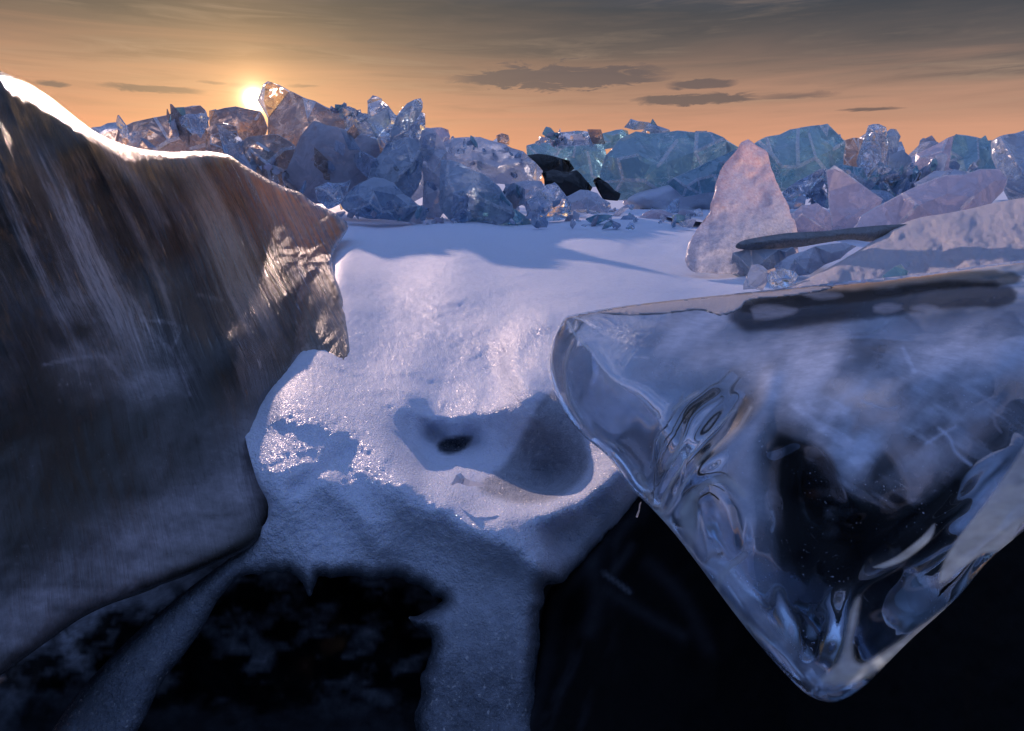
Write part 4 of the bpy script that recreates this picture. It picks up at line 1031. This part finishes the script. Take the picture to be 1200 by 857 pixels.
# rubble: small fragments, each its own object, sharing a few shapes
protos = []
for k in range(14):
    rng = random.Random(200 + k)
    import bmesh
    bm = bmesh.new()
    for _ in range(11):
        v = Vector((rng.gauss(0, 1), rng.gauss(0, 1), rng.gauss(0, 1))).normalized()
        bm.verts.new((v.x * rng.uniform(.6, 1.1), v.y * rng.uniform(.5, .9) * (1 if k < 8 else .5), v.z * rng.uniform(.45, .9) * (1 if k < 8 else 1.9) + .3))
    bmesh.ops.convex_hull(bm, input=bm.verts)
    bmesh.ops.delete(bm, geom=[v for v in bm.verts if not v.link_faces], context='VERTS')
    bmesh.ops.bevel(bm, geom=list(bm.edges), offset=.035, segments=1, affect='EDGES', clamp_overlap=True)
    me = bpy.data.meshes.new('ice_fragment'); bm.to_mesh(me); bm.free()
    me.materials.append(M[['clear', 'pale', 'blue', 'clear', 'mauve', 'pale', 'teal', 'clear', 'blue', 'clear', 'pale', 'teal', 'blue', 'cloudy'][k]])
    protos.append(me)


def scatter(n, poly, size, label, group, seed, t_of, kinds=None):
    rng = random.Random(seed); k = 0
    xs_ = [p[0] for p in poly]; ys_ = [p[1] for p in poly]
    while k < n:
        x, y = rng.uniform(min(xs_), max(xs_)), rng.uniform(min(ys_), max(ys_))
        if not inside(x, y, poly): continue
        tt = t_of(x, y)
        P = at(x, y, tt)
        o = bpy.data.objects.new('ice_fragment', rng.choice(kinds or protos)); col.objects.link(o)
        o.location = P
        s = rng.uniform(*size) * (1.6 if rng.random() < .15 else 1)
        o.scale = (s * rng.uniform(.7, 1.4), s, s * rng.uniform(.6, 1.2)); o.rotation_euler = (rng.uniform(-.5, .5), rng.uniform(-.5, .5), rng.uniform(0, 6.3))
        tag(o, label, 'ice fragment', group); k += 1


scatter(46, [(600, 262), (612, 240), (680, 236), (730, 240), (800, 250), (810, 264), (720, 268), (640, 266)], (.05, .14), 'small broken ice fragment in the rubble at the foot of the central blue heap', 'fragments at the foot of the central heap', 1, lambda x, y: float(np.clip(depth_z(x, y + 4, 0), 9, 13)))
scatter(26, [(395, 250), (440, 238), (500, 245), (545, 252), (545, 268), (480, 264), (410, 258)], (.05, .12), 'small broken ice fragment at the snow edge below the left heap', 'fragments below the left heap', 2, lambda x, y: 10.4)
scatter(22, [(385, 126), (400, 124), (430, 136), (445, 150), (430, 152), (400, 138)], (.05, .12), 'small jagged ice fragment on the crest right of the sun-touched slab', 'fragments on the left crest', 3, lambda x, y: 13.6)
scatter(40, [(925, 226), (960, 205), (1010, 200), (1060, 195), (1100, 205), (1080, 235), (1030, 246), (985, 240), (930, 246)], (.06, .17), 'small broken ice fragment in the rubble between the two shards and the towers', 'fragments below the ice towers', 4, lambda x, y: 11.3)
scatter(24, [(616, 166), (640, 160), (700, 158), (706, 168), (640, 172)], (.07, .16), 'small glassy ice fragment along the top of the turquoise block', 'fragments on the turquoise block', 5, lambda x, y: 16.3)
scatter(20, [(515, 164), (600, 172), (620, 190), (600, 210), (540, 190)], (.05, .12), 'small ice fragment lying about the domed translucent slab', 'fragments around the domed slab', 6, lambda x, y: 12.9)
scatter(16, [(262, 190), (340, 190), (350, 215), (330, 236), (300, 225)], (.05, .13), 'small clear ice fragment in the hollow below the sun', 'fragments below the sun', 7, lambda x, y: 11.9)
scatter(12, [(1085, 195), (1160, 195), (1185, 225), (1200, 235), (1100, 215)], (.06, .14), 'small ice fragment behind the arched frosted slab', 'fragments behind the arched slab', 8, lambda x, y: 10.8)

JG = protos[8:]
scatter(20, [(270, 200), (360, 180), (440, 190), (500, 200), (500, 240), (380, 240), (290, 225)], (.16, .34), 'medium broken ice piece jammed between the big blocks of the left heap', 'medium pieces in the left heap', 11, lambda x, y: 12.3, JG)
scatter(10, [(520, 225), (590, 228), (650, 236), (690, 240), (640, 250), (560, 248)], (.14, .28), 'medium broken ice piece jammed below the domed slab and the black lumps', 'medium pieces in the central heap', 12, lambda x, y: 11.8, JG)
scatter(26, [(120, 162), (240, 160), (270, 160), (340, 150), (430, 155), (560, 172), (700, 174), (700, 190), (120, 178)], (.2, .42), 'distant ice piece filling the skyline behind the left and central blocks', 'distant pieces on the left skyline', 13, lambda x, y: 18.5, JG)
scatter(26, [(860, 185), (985, 165), (1060, 180), (1120, 172), (1200, 168), (1200, 200), (860, 205)], (.2, .42), 'distant ice piece filling the skyline behind the right-hand blocks', 'distant pieces on the right skyline', 14, lambda x, y: 18.5, JG)
scatter(14, [(960, 215), (1080, 200), (1100, 225), (1010, 245)], (.14, .28), 'medium broken ice piece heaped below the two ice towers', 'medium pieces below the towers', 15, lambda x, y: 11.8, JG)

plates = []
for k in range(8):
    rng = random.Random(500 + k)
    n = rng.choice([3, 4, 4, 5])
    bm = bmesh.new()
    angs = sorted(rng.uniform(0, 6.28) if i else 0 for i in range(n))
    angs = [2 * math.pi * i / n + rng.uniform(-.35, .35) for i in range(n)]
    ring = [(math.cos(a) * rng.uniform(.5, 1.0), math.sin(a) * rng.uniform(.8, 1.5)) for a in angs]
    th = rng.uniform(.05, .11)
    for sgn in (-1, 1):
        for x, z in ring: bm.verts.new((x * rng.uniform(.9, 1.05), sgn * th, z * rng.uniform(.9, 1.05) + .5))
    bmesh.ops.convex_hull(bm, input=bm.verts)
    bmesh.ops.bevel(bm, geom=list(bm.edges), offset=.015, segments=1, affect='EDGES', clamp_overlap=True)
    me = bpy.data.meshes.new('ice_plate'); bm.to_mesh(me); bm.free()
    me.materials.append(M[['clear', 'pale', 'blue', 'clear', 'pale', 'amber', 'clear', 'teal'][k]])
    plates.append(me)


def shards(n, poly, size, label, group, seed, t_of):
    before = set(col.objects)
    scatter(n, poly, size, label, group, seed, t_of, plates)
    rng = random.Random(seed + 900)
    for o in [o for o in col.objects if o not in before]:
        o.name = 'ice_plate'; o['category'] = 'ice plate'
        s = o.scale[1]; o.scale = (s, s, s * rng.uniform(.8, 1.5))
        o.rotation_euler = (rng.uniform(-.5, .5), rng.uniform(-1.2, 1.2), rng.uniform(-.9, .9))


shards(16, [(250, 190), (350, 180), (440, 150), (500, 170), (500, 230), (380, 235), (290, 225)], (.10, .26), 'thin tilted ice plate wedged among the blocks of the left heap', 'thin plates in the left heap', 21, lambda x, y: 11.2)
shards(12, [(130, 150), (240, 132), (250, 170), (150, 175)], (.10, .24), 'thin tilted ice plate on the long slab left of the sun', 'thin plates left of the sun', 22, lambda x, y: 14.6)
shards(11, [(505, 215), (560, 225), (610, 232), (690, 240), (680, 256), (600, 258), (510, 245)], (.08, .17), 'thin tilted ice plate wedged in the central heap', 'thin plates in the central heap', 23, lambda x, y: 11.0)
shards(6, [(640, 166), (700, 164), (740, 156), (850, 160), (850, 166), (700, 170)], (.10, .22), 'thin ice plate on the skyline over the turquoise block and the dome', 'thin plates on the central skyline', 24, lambda x, y: 15.8)
shards(16, [(930, 225), (985, 212), (1060, 212), (1100, 212), (1080, 235), (1010, 240), (960, 245)], (.08, .18), 'thin tilted ice plate wedged in the right-hand heap', 'thin plates in the right heap', 25, lambda x, y: 11.4)
